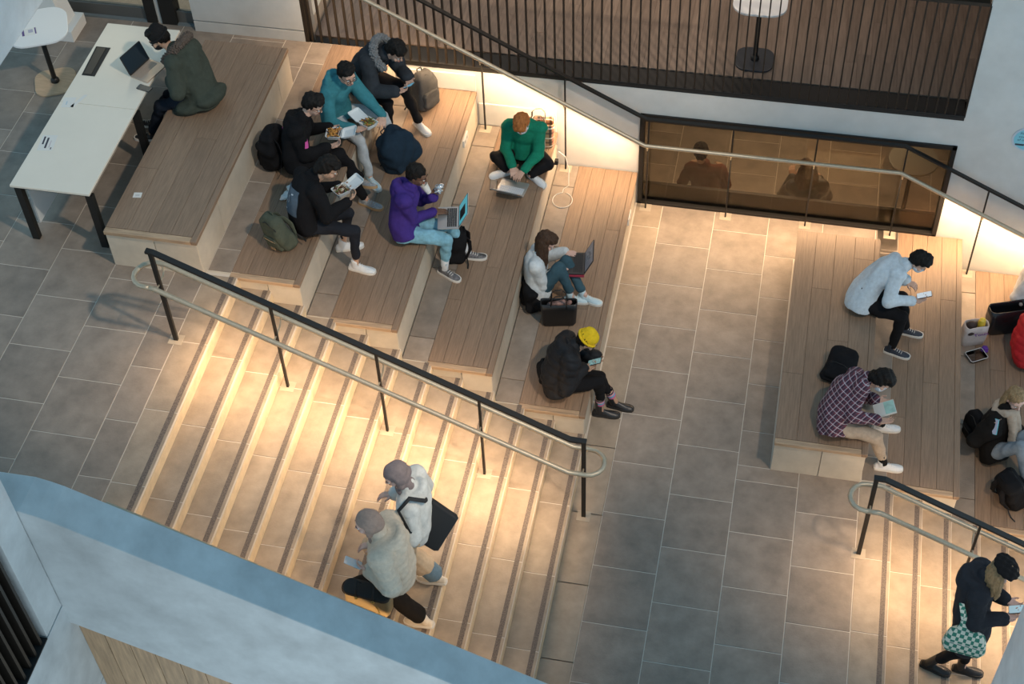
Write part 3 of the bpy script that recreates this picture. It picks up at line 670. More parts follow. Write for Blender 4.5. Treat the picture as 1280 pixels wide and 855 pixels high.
# P5 black jacket, back print
P5 = person('person in a black jacket with a grey back print bent over a takeaway box', (-3.14, -2.22, z2 + .105), (-3.075, -2.05, z2 + .53), (-2.925, -2.02, z2 + .645), (1, .25, -.62), (.8, .62, 0),
    dict(R=((-2.735, -2.00, z2 + .28), (.5, .8, .2), (-.4, .3, .7), .9), L=((-2.86, -1.86, z2 + .27), (.9, -.4, 0), (0, 0, 1), .6)), dict(R=((-2.70, -2.23, z3 + A9), (1, -.12, 0)), L=((-2.90, -1.98, z3 + A9), (.85, .35, 0))),
    dict(skin='mid', top=CB, thick=.026, hood=0, legs=cloth('dark_navy', (.016, .018, .024)), shoe=SW, sole=SOLW, hair='mop', hairmat=HB, legend=.10, legfit=.9), knee=dict(R=(-2.68, -2.2, z2 + .25), L=(-2.72, -1.95, z2 + .2)), bend=.075)
# P6 purple hoodie
P6 = person('person in a purple hoodie drinking over an open silver laptop', (-2.33, -1.72, z3 + .105), (-2.28, -1.59, z3 + .565), (-2.20, -1.56, z3 + .715), (1, -.05, -.38), (1, .12, 0),
    dict(R=((-2.02, -1.52, z3 + .215), (.9, .4, -.05), (0, 0, -1), .45), L=((-2.055, -1.46, z3 + .42), (.45, .25, .85), (.3, -.8, 0), .9)), dict(R=((-1.96, -1.72, z4 + A9), (.85, -.4, 0)), L=((-1.78, -1.45, z4 + A9), (.9, .1, 0))),
    dict(skin='brown', top=cloth('purple', (.055, .030, .20)), topname='hoodie', thick=.024, hood=1.08, legs=cloth('blue_denim', (.21, .43, .54), .18), shoe=mat('shoe_black_white', (.10, .10, .11), .5, ns=18, na=.9), sole=SOLW, hair='crop', curl=.003, hairmat=HB, legend=.09, sock=CW), knee=dict(R=(-1.84, -1.72, z3 + .25), L=(-1.80, -1.42, z3 + .25)))
# P7 green sweater, cross-legged
P7 = person('person in a green sweater sitting cross-legged behind a laptop', (-1.46, .10, z4 + .105), (-1.475, .05, z4 + .545), (-1.475, -.055, z4 + .66), (.02, -1, -.95), (0, -1, 0),
    dict(R=((-1.535, -.27, z4 + .17), (.35, -1, -.25), (0, 0, -1), .7), L=((-1.455, -.30, z4 + .16), (-.45, -1, -.2), (0, 0, -1), .7)), dict(R=((-1.62, -.17, z4 + .075), (-.8, -.5, 0), (.2, -.3, .6)), L=((-1.36, -.20, z4 + .075), (.75, -.65, 0), (-.2, -.3, .6))),
    dict(fixknee=1, top=cloth('green', (.010, .20, .12)), topname='sweater', thick=.018, legs=CB, shoe=SW, sole=SOLW, hair='mop', hairmat=HR, mask=MKW, legfit=1.1), knee=dict(R=(-1.78, -.02, z4 + .11), L=(-1.20, -.03, z4 + .11)), bend=.06)
# P8 white sweater
P8 = person('person in a white sweater with a laptop on raised knees', (-1.03, -1.45, z5 + .105), (-1.055, -1.36, z5 + .55), (-.985, -1.33, z5 + .70), (1, .05, -.7), (1, .15, 0),
    dict(R=((-.79, -1.33, z5 + .355), (.95, .25, .0), (0, 0, -1), .5), L=((-.76, -1.12, z5 + .36), (1, -.1, 0), (0, 0, -1), .5)), dict(R=((-.70, -1.46, z5 + A9), (1, .12, 0)), L=((-.57, -1.42, z5 + A9), (1, -.2, 0))),
    dict(skin='pale', top=cloth('ivory', (.60, .64, .66)), topname='sweater', thick=.020, scale=.94, legs=cloth('teal_denim', (.045, .095, .125)), shoe=mat('shoe_ice', (.50, .64, .70), .5), sole=SOLW, hair='long', hairmat=HBR, legend=.08, legfit=.95), knee=dict(R=(-.72, -1.40, z5 + .5), L=(-.62, -1.25, z5 + .5)))
# P9 yellow beanie
P9 = person('person in a black puffer jacket and yellow beanie looking at a phone', (-.62, -2.66, z5 + .105), (-.50, -2.52, z5 + .50), (-.365, -2.49, z5 + .60), (1, .15, -.75), (1, .3, 0),
    dict(R=((-.335, -2.545, z5 + .275), (.9, .5, .1), (0, 0, 1), .8), L=((-.27, -2.44, z5 + .28), (.5, -.85, .1), (0, 0, 1), .8)), dict(R=((-.215, -2.53, A9), (1, .05, 0)), L=((-.09, -2.40, A9), (1, -.1, 0))),
    dict(skin='mid', top=cloth('puffer_black', (.016, .017, .020), rough=.5), topname='puffer_jacket', thick=.048, puff=.010, hood=1.1, legs=CB, shoe=SB, sole=SOLB, boot=1, hair='crop', hairmat=HB, mask=MKB, beanie=cloth('yellow', (.70, .48, .02)), legend=.17), knee=dict(R=(-.23, -2.50, z5 + .2), L=(-.14, -2.38, z5 + .2)), bend=.07)
# P10 white shirt
P10 = person('person in a pale shirt and black trousers hunched over a phone', (2.23, -1.03, z5 + .105), (2.60, -.86, z5 + .49), (2.735, -.865, z5 + .575), (1, -.5, -.85), (1, .05, -.1),
    dict(R=((2.79, -1.10, z5 + .27), (.95, .3, .1), (0, 0, 1), .8), L=((2.72, -.84, z5 + .22), (.8, -.3, -.2), (0, 0, -1), .7)), dict(R=((2.63, -1.20, A9), (1, -.25, 0)), L=((2.75, -.90, A9), (1, -.1, 0))),
    dict(top=cloth('pale_shirt', (.58, .66, .72)), topname='shirt', thick=.026, fold=.012, hem=-.15, legs=CB, shoe=mat('shoe_navy', (.02, .03, .05), .6), sole=SOLW, hair='short', hairmat=HB, mask=MKW, legfit=1.05), knee=dict(R=(2.74, -1.13, z5 + .25), L=(2.78, -.82, z5 + .25)), bend=.08)
# plaid
def plaid():
    m = bpy.data.materials.new('plaid_flannel'); m.use_nodes = True; MATS['plaid'] = m; n = m.node_tree.nodes; l = m.node_tree.links; b = n['Principled BSDF']; b.inputs['Roughness'].default_value = .9
    tc = n.new('ShaderNodeTexCoord'); mp = n.new('ShaderNodeMapping'); mp.inputs['Rotation'].default_value = (.3, -.55, .45); l.new(tc.outputs['Object'], mp.inputs[0]); sp_ = n.new('ShaderNodeSeparateXYZ'); l.new(mp.outputs[0], sp_.inputs[0])
    def stripe(ax, per, w, ph=0):
        a = n.new('ShaderNodeMath'); a.operation = 'MULTIPLY_ADD'; a.inputs[1].default_value = 1 / per; a.inputs[2].default_value = ph; l.new(sp_.outputs[ax], a.inputs[0])
        f = n.new('ShaderNodeMath'); f.operation = 'FRACT'; l.new(a.outputs[0], f.inputs[0]); c = n.new('ShaderNodeMath'); c.operation = 'LESS_THAN'; c.inputs[1].default_value = w; l.new(f.outputs[0], c.inputs[0]); return c.outputs[0]
    def mix(a, b_, fac, k=1.0):
        x = n.new('ShaderNodeMix'); x.data_type = 'RGBA'; q = n.new('ShaderNodeMath'); q.operation = 'MULTIPLY'; q.inputs[1].default_value = k; l.new(fac, q.inputs[0]); l.new(q.outputs[0], x.inputs['Factor'])
        for sock, v in ((x.inputs['A'], a), (x.inputs['B'], b_)):
            if isinstance(v, tuple): sock.default_value = (*v, 1)
            else: l.new(v, sock)
        return x.outputs['Result']
    c = mix((.16, .035, .055), (.012, .014, .035), stripe('X', .05, .45), .75); c = mix(c, (.012, .014, .035), stripe('Z', .05, .45), .6)
    c = mix(c, (.50, .52, .58), stripe('X', .05, .12, .25), .6); c = mix(c, (.50, .52, .58), stripe('Z', .05, .12, .25), .6); c = mix(c, (.3, .12, .14), stripe('X', .05, .08, .72), .5)
    l.new(c, b.inputs['Base Color']); return m
P11 = person('person in a plaid flannel shirt and beige trousers reading a book', (2.05, -2.70, z5 + .105), (2.28, -2.43, z5 + .50), (2.425, -2.48, z5 + .56), (1, -.15, -.85), (1, .1, -.05),
    dict(R=((2.51, -2.70, z5 + .24), (1, .05, 0), (0, .2, 1), .5), L=((2.49, -2.47, z5 + .24), (1, -.2, 0), (0, -.2, 1), .5)), dict(R=((2.60, -2.72, A9), (1, .05, 0)), L=((2.56, -2.24, A9), (1, .12, 0))),
    dict(top=plaid(), topname='flannel_shirt', thick=.030, fold=.016, legs=cloth('khaki', (.40, .32, .245)), shoe=SW, sole=SOLW, hair='mop', hairmat=HB, mask=MKW, legend=.10, sock=CB, hem=-.16, legfit=1.05), knee=dict(R=(2.66, -2.72, z5 + .25), L=(2.62, -2.38, z5 + .25)), bend=.08)
# P12 scarf woman
P12 = person('person in a black coat and beige scarf holding a turquoise phone', (3.75, -2.0, -H + .105), (3.75, -1.87, -H + .545), (3.825, -1.82, -H + .70), (.45, -.9, -.3), (.85, -.5, 0),
    dict(R=((3.67, -2.05, -H + .53), (-.3, .35, .8), (.6, -.5, .2), .9), L=((4.0, -1.95, -H + .30), (.5, -.7, 0), (0, 0, 1), .8)), dict(R=((4.05, -2.35, -H + A9), (.8, -.5, 0)), L=((4.2, -2.15, -H + A9), (.8, -.5, 0))),
    dict(skin='pale', top=CBW, topname='coat', thick=.036, scale=.95, legs=cloth('grey_denim', (.24, .28, .32)), shoe=SB, sole=SOLB, hair='long', hairmat=HBL, hairlen=.12, hem=-.2, hairspan=.14), knee=dict(R=(4.0, -2.25, -H + .6), L=(4.1, -2.05, -H + .6)))
g = G(); nk = P12.neck
for i in range(14):
    a0, a1 = [2 * math.pi * q / 14 for q in (i, i + 1)]
    f = lambda a: nk + P12.up * (.035 + .02 * math.sin(a * 2)) + P12.rt * math.cos(a) * .105 + P12.fwd * (math.sin(a) * .10 + .01)
    g.cap(f(a0), f(a1), .042, .042, 8)
for k in (-1, 1):
    q = nk + P12.fwd * .10 + P12.rt * .045 * k; g.cap(q, q + P12.fwd * .05 - P12.up * .15, .05, .05); g.cap(q + P12.fwd * .05 - P12.up * .15, q + P12.fwd * .05 - P12.up * .28, .05, .045)
link('scarf', voxel(g, 'scarf', .009, 2, None, P12.root.location, folds(.008, 40, seed=3)), cloth('beige_knit', (.42, .34, .27)), P12.root)
# P13 red puffer, P14 white shirt: mostly outside the frame
P13 = person('person in a red puffer jacket beside the large black bag', (4.10, -.66, -H + .105), (4.20, -.52, -H + .54), (4.32, -.50, -H + .66), (1, -.1, -.6), (1, .1, 0),
    dict(R=((4.45, -.72, -H + .3), (1, .2, 0)), L=((4.48, -.42, -H + .3), (1, -.2, 0))), dict(R=((4.62, -.75, -2 * H + A9), (1, 0, 0)), L=((4.62, -.45, -2 * H + A9), (1, 0, 0))),
    dict(top=cloth('red', (.50, .022, .028), rough=.6), topname='puffer_jacket', thick=.055, puff=.010, hood=1.1, legs=CB, shoe=SB, sole=SOLB, hair='mop', hairmat=HB), knee=dict(R=(4.6, -.7, -H + .2), L=(4.6, -.45, -H + .2)), bend=.09)
P14 = person('person in a white shirt sitting by the back wall', (4.09, .15, -H + .105), (4.16, .24, -H + .555), (4.25, .22, -H + .70), (1, -.5, -.5), (1, -.3, 0),
    dict(R=((4.20, -.10, -H + .16), (.4, -.9, -.1)), L=((4.42, .12, -H + .25), (1, -.4, 0))), dict(R=((4.6, -.05, -2 * H + A9), (1, 0, 0)), L=((4.62, .25, -2 * H + A9), (1, 0, 0))),
    dict(top=cloth('white_cotton', (.64, .62, .60)), topname='shirt', thick=.028, legs=CN, shoe=SB, sole=SOLB, hair='short', hairmat=HBR), knee=dict(R=(4.56, -.05, -H + .2), L=(4.58, .2, -H + .2)))
# P15 beret woman descending the lower stairs
zb = -2 * R
P15 = person('person in a dark navy parka and black beret walking down with a phone', (3.36, -4.62, zb + .84), (3.36, -4.52, zb + 1.335), (3.475, -4.545, zb + 1.49), (1, -.12, -.6), (1, -.1, 0),
    dict(R=((3.64, -4.68, zb + 1.06), (.9, .4, .1), (0, 0, 1), .8), L=((3.66, -4.56, zb + 1.07), (.8, -.5, .1), (0, 0, 1), .8)), dict(R=((3.14, -4.66, zb + A9), (1, -.28, 0)), L=((3.45, -4.55, zb - R + A9), (1, -.1, 0))),
    dict(skin='pale', top=cloth('ink_navy', (.022, .026, .034)), topname='parka', thick=.040, hood=1.2, legs=CB, shoe=SB, sole=SOLB, boot=1, hair='long', hairmat=HBL, hairlen=.10, beret=cloth('beret_black', (.010, .010, .011)), hem=-.35, legend=.12,
         skirt=[((0, .01, -.14), (.20, .16, .20)), ((0, .01, -.26), (.20, .165, .14))]), bend=.03)
# P16 / P17 walking up
zh = UZ - 8 * R
P16 = person('person in a taupe headscarf and beige puffer jacket climbing the stairs', (-1.44, -5.62, zh + .86), (-1.50, -5.60, zh + 1.345), (-1.60, -5.61, zh + 1.52), (-1, -.35, -.25), (-1, -.05, 0),
    dict(L=((-1.66, -5.72, zh + 1.02), (-.9, .1, .2), (.2, .6, .6), .8), R=((-1.70, -5.48, zh + .98), (-.9, -.3, 0))), dict(L=((-1.70, -5.68, zh + R + A9), (-1, 0, 0)), R=((-1.27, -5.58, zh + .11), (-.95, .1, -.15), (-.15, 0, 1))),
    dict(skin='pale', top=cloth('beige_puffer', (.56, .485, .39), rough=.7), topname='puffer_jacket', thick=.046, puff=.012, hood=1.2, legs=CBW, legname='trousers', legfit=1.25, flare=1.35, legend=.09, shoe=mat('shoe_cream', (.62, .56, .47), .6), sole=SOLW, hijab=cloth('taupe', (.30, .225, .19)), hem=-.12), bend=.03)
P17 = person('person in a grey headscarf and pale blue jacket climbing the stairs', (-1.40, -5.15, zh + .86), (-1.40, -5.10, zh + 1.345), (-1.495, -5.115, zh + 1.525), (-.82, -.55, -.42), (-1, -.1, 0),
    dict(L=((-1.64, -5.26, zh + 1.05), (-.8, .4, .1)), R=((-1.66, -4.98, zh + 1.02), (-.9, -.3, 0))), dict(L=((-1.62, -5.22, zh + R + A9), (-1, 0, 0)), R=((-1.26, -5.13, zh + .1), (-1, .05, -.1), (-.1, 0, 1))),
    dict(skin='pale', top=cloth('pale_blue_wool', (.60, .61, .59)), topname='jacket', thick=.040, legs=cloth('sand', (.52, .40, .28)), legname='wide_trousers', legfit=1.35, flare=1.7, legend=.20, shoe=MATS['shoe_cream'], sole=SOLW, hijab=cloth('mauve_grey', (.215, .175, .175)), hem=-.12, hood=.9), bend=.03)
g = G()
for s, (h_, k_, a_, td, fu) in P17.leg.items():
    g.cap(a_ + (k_ - a_).normalized() * .20, a_ + (k_ - a_).normalized() * .06, .088, .092)
part('denim_hem', g, cloth('denim_hem', (.13, .20, .26)), P17.root, sm=True, world=True)
part('collar_cloth', G().cap(P17.neck + P17.fwd * .03, P17.neck + P17.fwd * .05 + P17.up * .05, .085, .07), cloth('cream_collar', (.62, .55, .44)), P17.root, sm=True, world=True)
# people behind the window
P18 = person('person in a brown sweater sitting behind the window', (.44, 1.12, -.33 + .105), (.41, 1.10, .23), (.345, 1.13, .40), (-.2, 1, -.3), (0, 1, 0),
    dict(R=((.56, 1.45, -.05), (-.3, 1, 0)), L=((.25, 1.45, -.05), (.3, 1, 0))), dict(R=((.52, 1.60, -.75 + A9), (0, 1, 0)), L=((.3, 1.60, -.75 + A9), (0, 1, 0))),
    dict(skin='mid', top=cloth('brown_knit', (.20, .075, .05)), topname='sweater', thick=.022, legs=CN, shoe=SB, sole=SOLB, hair='crop', hairmat=HB, mask=MKW), knee=dict(R=(.5, 1.6, 0), L=(.3, 1.6, 0)))
P19 = person('person in a black leather jacket sitting behind the window', (1.60, 1.12, -.33 + .105), (1.58, 1.03, .20), (1.56, 1.06, .36), (-.5, 1, -.35), (-.1, 1, 0),
    dict(R=((1.70, 1.42, -.02), (-.3, 1, 0)), L=((1.40, 1.28, .12), (-.2, .7, .6))), dict(R=((1.7, 1.60, -.75 + A9), (0, 1, 0)), L=((1.48, 1.60, -.75 + A9), (0, 1, 0))),
    dict(top=mat('leather', (.012, .011, .010), .35), thick=.026, scale=.95, legs=CB, shoe=SB, sole=SOLB, hair='long', hairmat=HBR, hairlen=.2), knee=dict(R=(1.7, 1.6, 0), L=(1.5, 1.6, 0)))
# ================================================================== things
def thing(name, loc, label, cat, rz=0, group=None, x=None, n=None):
    """empty at the thing's base; x and n give its own right and normal axes when it is tilted"""
    o = empty(name, loc, math.radians(rz), label, cat, group)
    if x is not None:
        x = V(x).normalized(); n = V(n); n = (n - x * n.dot(x)).normalized(); y = n.cross(x); o.rotation_euler = Matrix((x, y, n)).transposed().to_euler()
    return o
def rrect(w, h, r, k=5):
    out = []
    for cx, cy, a0 in ((w - r, h - r, 0), (-w + r, h - r, 90), (-w + r, -h + r, 180), (w - r, -h + r, 270)):
        out += [(cx + r * math.cos(math.radians(a0 + 90 * i / k)), cy + r * math.sin(math.radians(a0 + 90 * i / k))) for i in range(k + 1)]
    return out
def slab(w, h, r, z0, z1, inset=.0): return G().prism([(x, y, z0) for x, y in rrect(w, h, r)], (0, 0, z1 - z0))
def text_mesh(txt, size, m, parent, loc, rot, name='lettering', bold=0):
    c = bpy.data.curves.new('t', 'FONT'); c.body = txt; c.size = size; c.extrude = .0004; c.offset = bold; c.align_x = 'LEFT'; c.resolution_u = 3
    t = bpy.data.objects.new('t', c); COL.objects.link(t); me = bpy.data.meshes.new_from_object(t.evaluated_get(bpy.context.evaluated_depsgraph_get())); bpy.data.objects.remove(t)
    me.materials.clear(); o = link(name, me, m, parent, loc); o.rotation_euler = rot; return o
PAPER = mat('paper', (.70, .69, .66), .8); INK = mat('ink', (.05, .05, .07), .8); PURP = mat('purple_ink', (.10, .07, .22), .7)
DARKG = mat('dark_plastic', (.03, .03, .032), .45); SILV = mat('silver_metal', (.50, .50, .50), .35, .6); ROSE = mat('rose_metal', (.52, .42, .34), .4, .4)
SCRB = mat('screen_dark', (.02, .035, .05), .25, emit=.0); SCRC = mat('screen_cyan', (.10, .48, .55), .3, emit=.45); SCRW = mat('screen_white', (.75, .78, .80), .3, emit=.35); SCRG = mat('screen_grey', (.16, .16, .18), .3, emit=.3)
KEYB = mat('keys_black', (.02, .02, .022), .6); KEYW = mat('keys_white', (.62, .66, .70), .5); GREENI = mat('screen_dark_shape', (.01, .012, .015), .4)

# ---- white table
TZ = UZ + .74
t = thing('table', (-5.36, -1.58, UZ), 'long white laminate table with black legs and a cable hatch', 'table')
top = part('tabletop', G().prism([(-.40, -1.24, .715), (.39, -1.24, .715), (.39, -.02, .715), (-.40, -.02, .715)], (0, 0, .025)), WHITE, t, .004)
part('tabletop', G().prism([(-.40, -.016, .715), (.39, -.016, .715), (.39, 1.25, .715), (-.40, 1.25, .715)], (0, 0, .025)), WHITE, t, .004)
for sx in (-.36, .35):
    for sy in (-1.17, .03, 1.17): part('leg', G().box((sx - .035, sy - .03, 0), (sx + .035, sy + .03, .67)), BLACK, t, .003)
part('apron', G().box((-.38, -1.2, .67), (.37, -1.15, .715)).box((-.38, 0, .67), (.37, .06, .715)).box((-.38, 1.15, .67), (.37, 1.2, .715)), BLACK, t)
part('side_panel', G().box((-.345, -1.09, .12), (-.325, 1.1, .70)), mat('panel_white', (.62, .68, .72), .5), t, .002)
hz = part('cable_hatch', G().prism([(-.372, .86, .741), (-.215, .86, .741), (-.205, .40, .741), (-.345, .40, .741)], (0, 0, .002)), BLACKM, t)
part('hatch_lid', G().prism([(-.352, .84, .743), (-.26, .84, .743), (-.25, .42, .743), (-.328, .42, .743)], (0, 0, .004)), mat('hatch_brown', (.035, .028, .022), .5), hz)
def notice(loc, rz, w, h, label, lines, band=None):
    s = thing('notice', loc, label, 'notice', rz); part('sheet', G().box((-w, -h, 0), (w, h, .0015)), PAPER, s)
    for x0, y0, x1, y1, m in lines: part('print', G().box((x0 * w, y0 * h, .0015), (x1 * w, y1 * h, .0022)), m, s)
    return s
notice((-5.64, -2.20, TZ), 98, .11, .075, 'small white notice with dark print taped near the table edge', [(-.2, .45, .8, .68, INK), (-.7, -.05, .65, .2, INK), (-.6, -.45, .3, -.36, mat('faint_ink', (.5, .42, .45), .8)), (-.85, -.75, -.6, -.62, INK)])
notice((-5.67, -1.60, TZ), 100, .075, .06, 'pale notice by the seam of the table', [(-.5, .2, .2, .4, mat('pale_blue_ink', (.45, .55, .62), .8))])
tp_ = thing('tape', (-5.58, -1.57, TZ), 'strip of white tape across the table seam', 'tape', 70); part('strip', G().box((-.10, -.018, 0), (.10, .018, .0015)), PAPER, tp_)
part('torn_end', G().prism([(.10, -.018, 0), (.118, -.006, 0), (.11, .008, 0), (.10, .018, 0)], (0, 0, .0012)), PAPER, tp_)
s = thing('notice', (-4.684, -2.481, z1 + .001), 'tiny white square sticker on the long bench', 'sticker', 8); part('sheet', G().box((-.04, -.035, 0), (.04, .035, .001)), PAPER, s); part('print', G().box((-.02, .0, .001), (.02, .006, .0014)).box((-.02, -.012, .001), (.02, -.007, .0014)), mat('grey_ink', (.4, .4, .4), .8), s)

# ---- laptops
def laptop(loc, rz, label, ang, body, keys, scr, w=.155, d=.108, tilt=None, shape=None):
    l = thing('laptop', loc, label, 'laptop', rz, 'open laptops')
    if tilt: l.rotation_euler = (math.radians(tilt), 0, math.radians(rz)); 
    base = part('base', slab(w, d, .012, 0, .013), body, l, .002)
    g = G()
    for r_ in range(5):
        for c_ in range(13):
            x0 = -w * .86 + c_ * (w * 1.72 / 13); y0 = d * .78 - (r_ + 1) * .0195; g.box((x0 + .001, y0 + .001, .013), (x0 + w * 1.72 / 13 - .002, y0 + .017, .0148))
    part('keyboard', g, keys, base); part('trackpad', G().box((-.045, -d * .86, .013), (.045, -d * .18, .0136)), SILV if body is SILV else DARKG if body is DARKG else body, base)
    lid = thing_lid = part('lid', slab(w, d, .012, 0, .007), body if body is not ROSE else DARKG, l, .002)
    a = math.radians(180 - ang); lid.location = (0, d + d * math.cos(a) * 1.0, .012 + d * math.sin(a)); lid.rotation_euler = (a if False else math.radians(180) - math.radians(180 - ang) * 1.0, 0, 0)
    lid.rotation_euler = (math.pi - math.radians(ang), 0, 0)
    # lid lies along +y from the hinge, rotated up by (180-ang)
    lid.rotation_euler = (math.radians(180 - ang), 0, 0); lid.location = (0, d + math.cos(math.radians(180 - ang)) * d, .012 + math.sin(math.radians(180 - ang)) * d)
    part('display', G().box((-w * .93, -d * .86, .007), (w * .93, d * .9, .0078)), scr, lid)
    part('bezel', G().box((-w * .97, d * .9, .007), (w * .97, d * .97, .0079)).box((-w * .97, -d * .97, .007), (w * .97, -d * .86, .0079)).box((-w * .97, -d * .86, .007), (-w * .93, d * .9, .0079)).box((w * .93, -d * .86, .007), (w * .97, d * .9, .0079)), BLACKM, lid)
    for k, (x0, y0, x1, y1, m) in enumerate(shape or []): part('screen_image', G().box((x0 * w, y0 * d, .0078), (x1 * w, y1 * d, .0084)), m, lid)
    return l
laptop((-5.055, -1.02, TZ), 72, 'rose laptop with a dark screen open on the white table', 112, ROSE, mat('keys_rose', (.42, .33, .26), .5), SCRB)
lp = laptop((-1.92, -1.55, z3 + .165), -78, 'silver laptop with a cyan screen on denim knees', 118, SILV, KEYB, SCRC, shape=[(-.35, -.7, .55, .45, GREENI)])
laptop((-1.53, -.36, z4 + .001), 172, 'thin silver laptop with white keys on the bench in front of the green sweater', 132, SILV, KEYW, SCRG)
laptop((-.70, -1.25, z5 + .345), -82, 'black laptop held on the knees of the person in the white sweater', 115, DARKG, KEYB, SCRG, shape=[(-.5, -.5, .3, .6, mat('screen_photo', (.3, .3, .32), .4, ns=30, na=.9)), ])
f = thing('folder', (-.69, -1.27, z5 + .315), 'crimson folder under the black laptop', 'folder', -84); part('cover', slab(.14, .10, .01, 0, .024), mat('crimson', (.34, .03, .06), .6), f, .004); part('pages', G().box((-.132, -.092, .004), (.132, -.101, .02)), PAPER, f)

# ---- phones
def phone(loc, x, n, label, case, scr, s=1.0):
    p = thing('phone', loc, label, 'phone', x=x, n=n); part('case', slab(.037 * s, .076 * s, .009, 0, .009), case, p, .002); part('screen', slab(.034 * s, .072 * s, .007, .009, .0098), scr, p); part('camera', slab(.010, .012, .004, -.002, 0), DARKG, p).location = (-.018, .05, 0); return p
phone((-5.00, -1.28, TZ), (.25, 1, 0), (0, 0, 1), 'black phone lying on the white table by the laptop', DARKG, SCRB)
phone((-1.745, -.345, z4), (1, .12, 0), (0, 0, 1), 'black phone lying beside the thin silver laptop', DARKG, SCRB)
phone((-2.585, -.315, z2 + .30), (-.35, -.95, 0), (-.55, .1, .8), 'phone with a blue screen in the hands above a charcoal sleeve', DARKG, mat('screen_blue', (.12, .38, .52), .3, emit=.4))
phone((-.283, -2.50, z5 + .305), (.0, -1, 0), (-.5, 0, .85), 'phone showing a bright map, held under the yellow beanie', DARKG, mat('screen_map', (.25, .42, .42), .3, ns=60, na=.8, emit=.3))
phone((2.84, -1.06, z5 + .30), (.1, -1, 0), (-.35, .1, .9), 'phone with a white screen held by the person in the pale shirt', DARKG, SCRW)
phone((3.655, -2.085, -H + .555), (.75, -.5, .35), (-.25, -.75, .55), 'phone in a turquoise case held against the black coat', mat('turquoise', (.12, .50, .58), .5), mat('phone_lilac', (.42, .45, .58), .4), 1.05)
phone((3.70, -4.63, zb + 1.10), (.0, -1, 0), (-.4, 0, .9), 'phone with a pale blue screen held by the person in the beret', DARKG, mat('screen_ice', (.5, .68, .74), .3, emit=.3), 1.1)
phone((-1.75, -5.72, zh + 1.065), (.1, -1, .1), (.5, -.1, .85), 'white phone held by the person in the taupe headscarf', SW, mat('phone_white', (.68, .68, .68), .4))

# ---- takeaway boxes
BOXW = mat('box_board', (.68, .73, .75), .7)
def takeaway(loc, rz, label, cols, tilt=0):
    b = thing('takeaway_box', loc, label, 'food box', rz, 'open takeaway boxes'); b.rotation_euler = (math.radians(tilt), 0, math.radians(rz))
    def tray(w0, w1, h): return [[V((x * w / w1, y * w / w1, z)) for x, y in rrect(w1, w1, .02)] for w, z in ((w0, 0), (w1, h), (w1 - .005, h), (w0 - .006, .005))]
    part('tray', G().loft(tray(.062, .078, .045)), BOXW, b, sm=50)
    lid = part('lid', G().loft(tray(.064, .078, .028)), BOXW, b, sm=50); lid.location = (.162, 0, .03); lid.rotation_euler = (0, math.radians(-18), 0)
    rs = random.Random(len(label)); 
    for m, n_ in cols:
        g = G()
        for i in range(n_):
            c = V((rs.uniform(-.052, .052), rs.uniform(-.052, .052), .03 + rs.uniform(0, .03))); a = rs.uniform(0, 6.28); d = V((math.cos(a), math.sin(a), rs.uniform(-.3, .5))).normalized() * rs.uniform(.012, .03)
            g.cap(c - d, c + d, .0065, .0055, 6)
        o = part('food', g, m, b, sm=True); o['kind'] = 'stuff'
    return b
FRY = mat('fried_gold', (.50, .24, .05), .5, ns=50, na=.4); SAU = mat('brown_sauce', (.14, .05, .02), .4, ns=50, na=.4); LEAFM = mat('salad_green', (.14, .19, .04), .5, ns=40, na=.4); CREAMM = mat('sauce_cream', (.60, .52, .42), .5)
takeaway((-3.155, -1.13, z2 + .255), 8, 'takeaway box heaped with golden fries, held by the black hoodie', [(FRY, 46), (SAU, 10)])
takeaway((-2.88, -.86, z2 + .195), 150, 'takeaway box with salad and chicken on the teal hoodie knees', [(FRY, 14), (LEAFM, 22), (SAU, 12)], 8)
takeaway((-2.85, -1.93, z2 + .265), 48, 'takeaway box of sauced meat and noodles near the grey back print', [(SAU, 28), (CREAMM, 22), (LEAFM, 6)], -6)

# ---- cup, can, book
c = thing('drink_cup', (-2.10, -1.535, z3 + .475), 'white paper cup held near the mouth of the purple hoodie', 'cup', x=(.2, 1, 0), n=(-.45, .1, .9))
part('cup_body', G().loft([[V((r_ * math.cos(a), r_ * math.sin(a), z)) for a in [2 * math.pi * i / 18 for i in range(18)]] for r_, z in ((.026, 0), (.038, .10), (.040, .10), (.040, .106), (.035, .106), (.025, .006))]), SOLW, c, sm=40); part('cup_band', G().loft([[V((r_ * math.cos(a), r_ * math.sin(a), z)) for a in [2 * math.pi * i / 18 for i in range(18)]] for r_, z in ((.0305, .03), (.0352, .07), (.0345, .07), (.030, .03))]), PAPER, c, sm=40)
c = thing('foil_wrap', (-2.02, -1.47, z3 + .435), 'crumpled silver foil wrap in the hand of the purple hoodie', 'foil wrap')
link('foil', voxel(G().ell((0, 0, .03), ((.035, .01, 0), (-.01, .045, 0), (0, 0, .045))).ell((.02, .02, .06), ((.025, 0, 0), (0, .025, 0), (0, 0, .02))), 'foil', .006, 0, None, (0, 0, 0), folds(.016, 120, seed=2)), mat('foil', (.62, .64, .66), .25, .8), c); part('wrap_edge', G().tube([(.03 * math.cos(a), .035 * math.sin(a), .07 + .006 * math.sin(3 * a)) for a in [2 * math.pi * i / 14 for i in range(15)]], .003, 5), MATS['foil'], c)
bk = thing('book', (2.515, -2.585, z5 + .265), 'open book with a mint green and white cover', 'book', x=(.25, -1, 0), n=(-.35, -.05, .9))
part('pages', G().box((-.070, -.095, .003), (.070, .095, .020)), PAPER, bk, .002); part('back_cover', G().box((-.075, -.10, 0), (.075, .10, .003)), mat('cover_white', (.66, .66, .62), .5), bk)
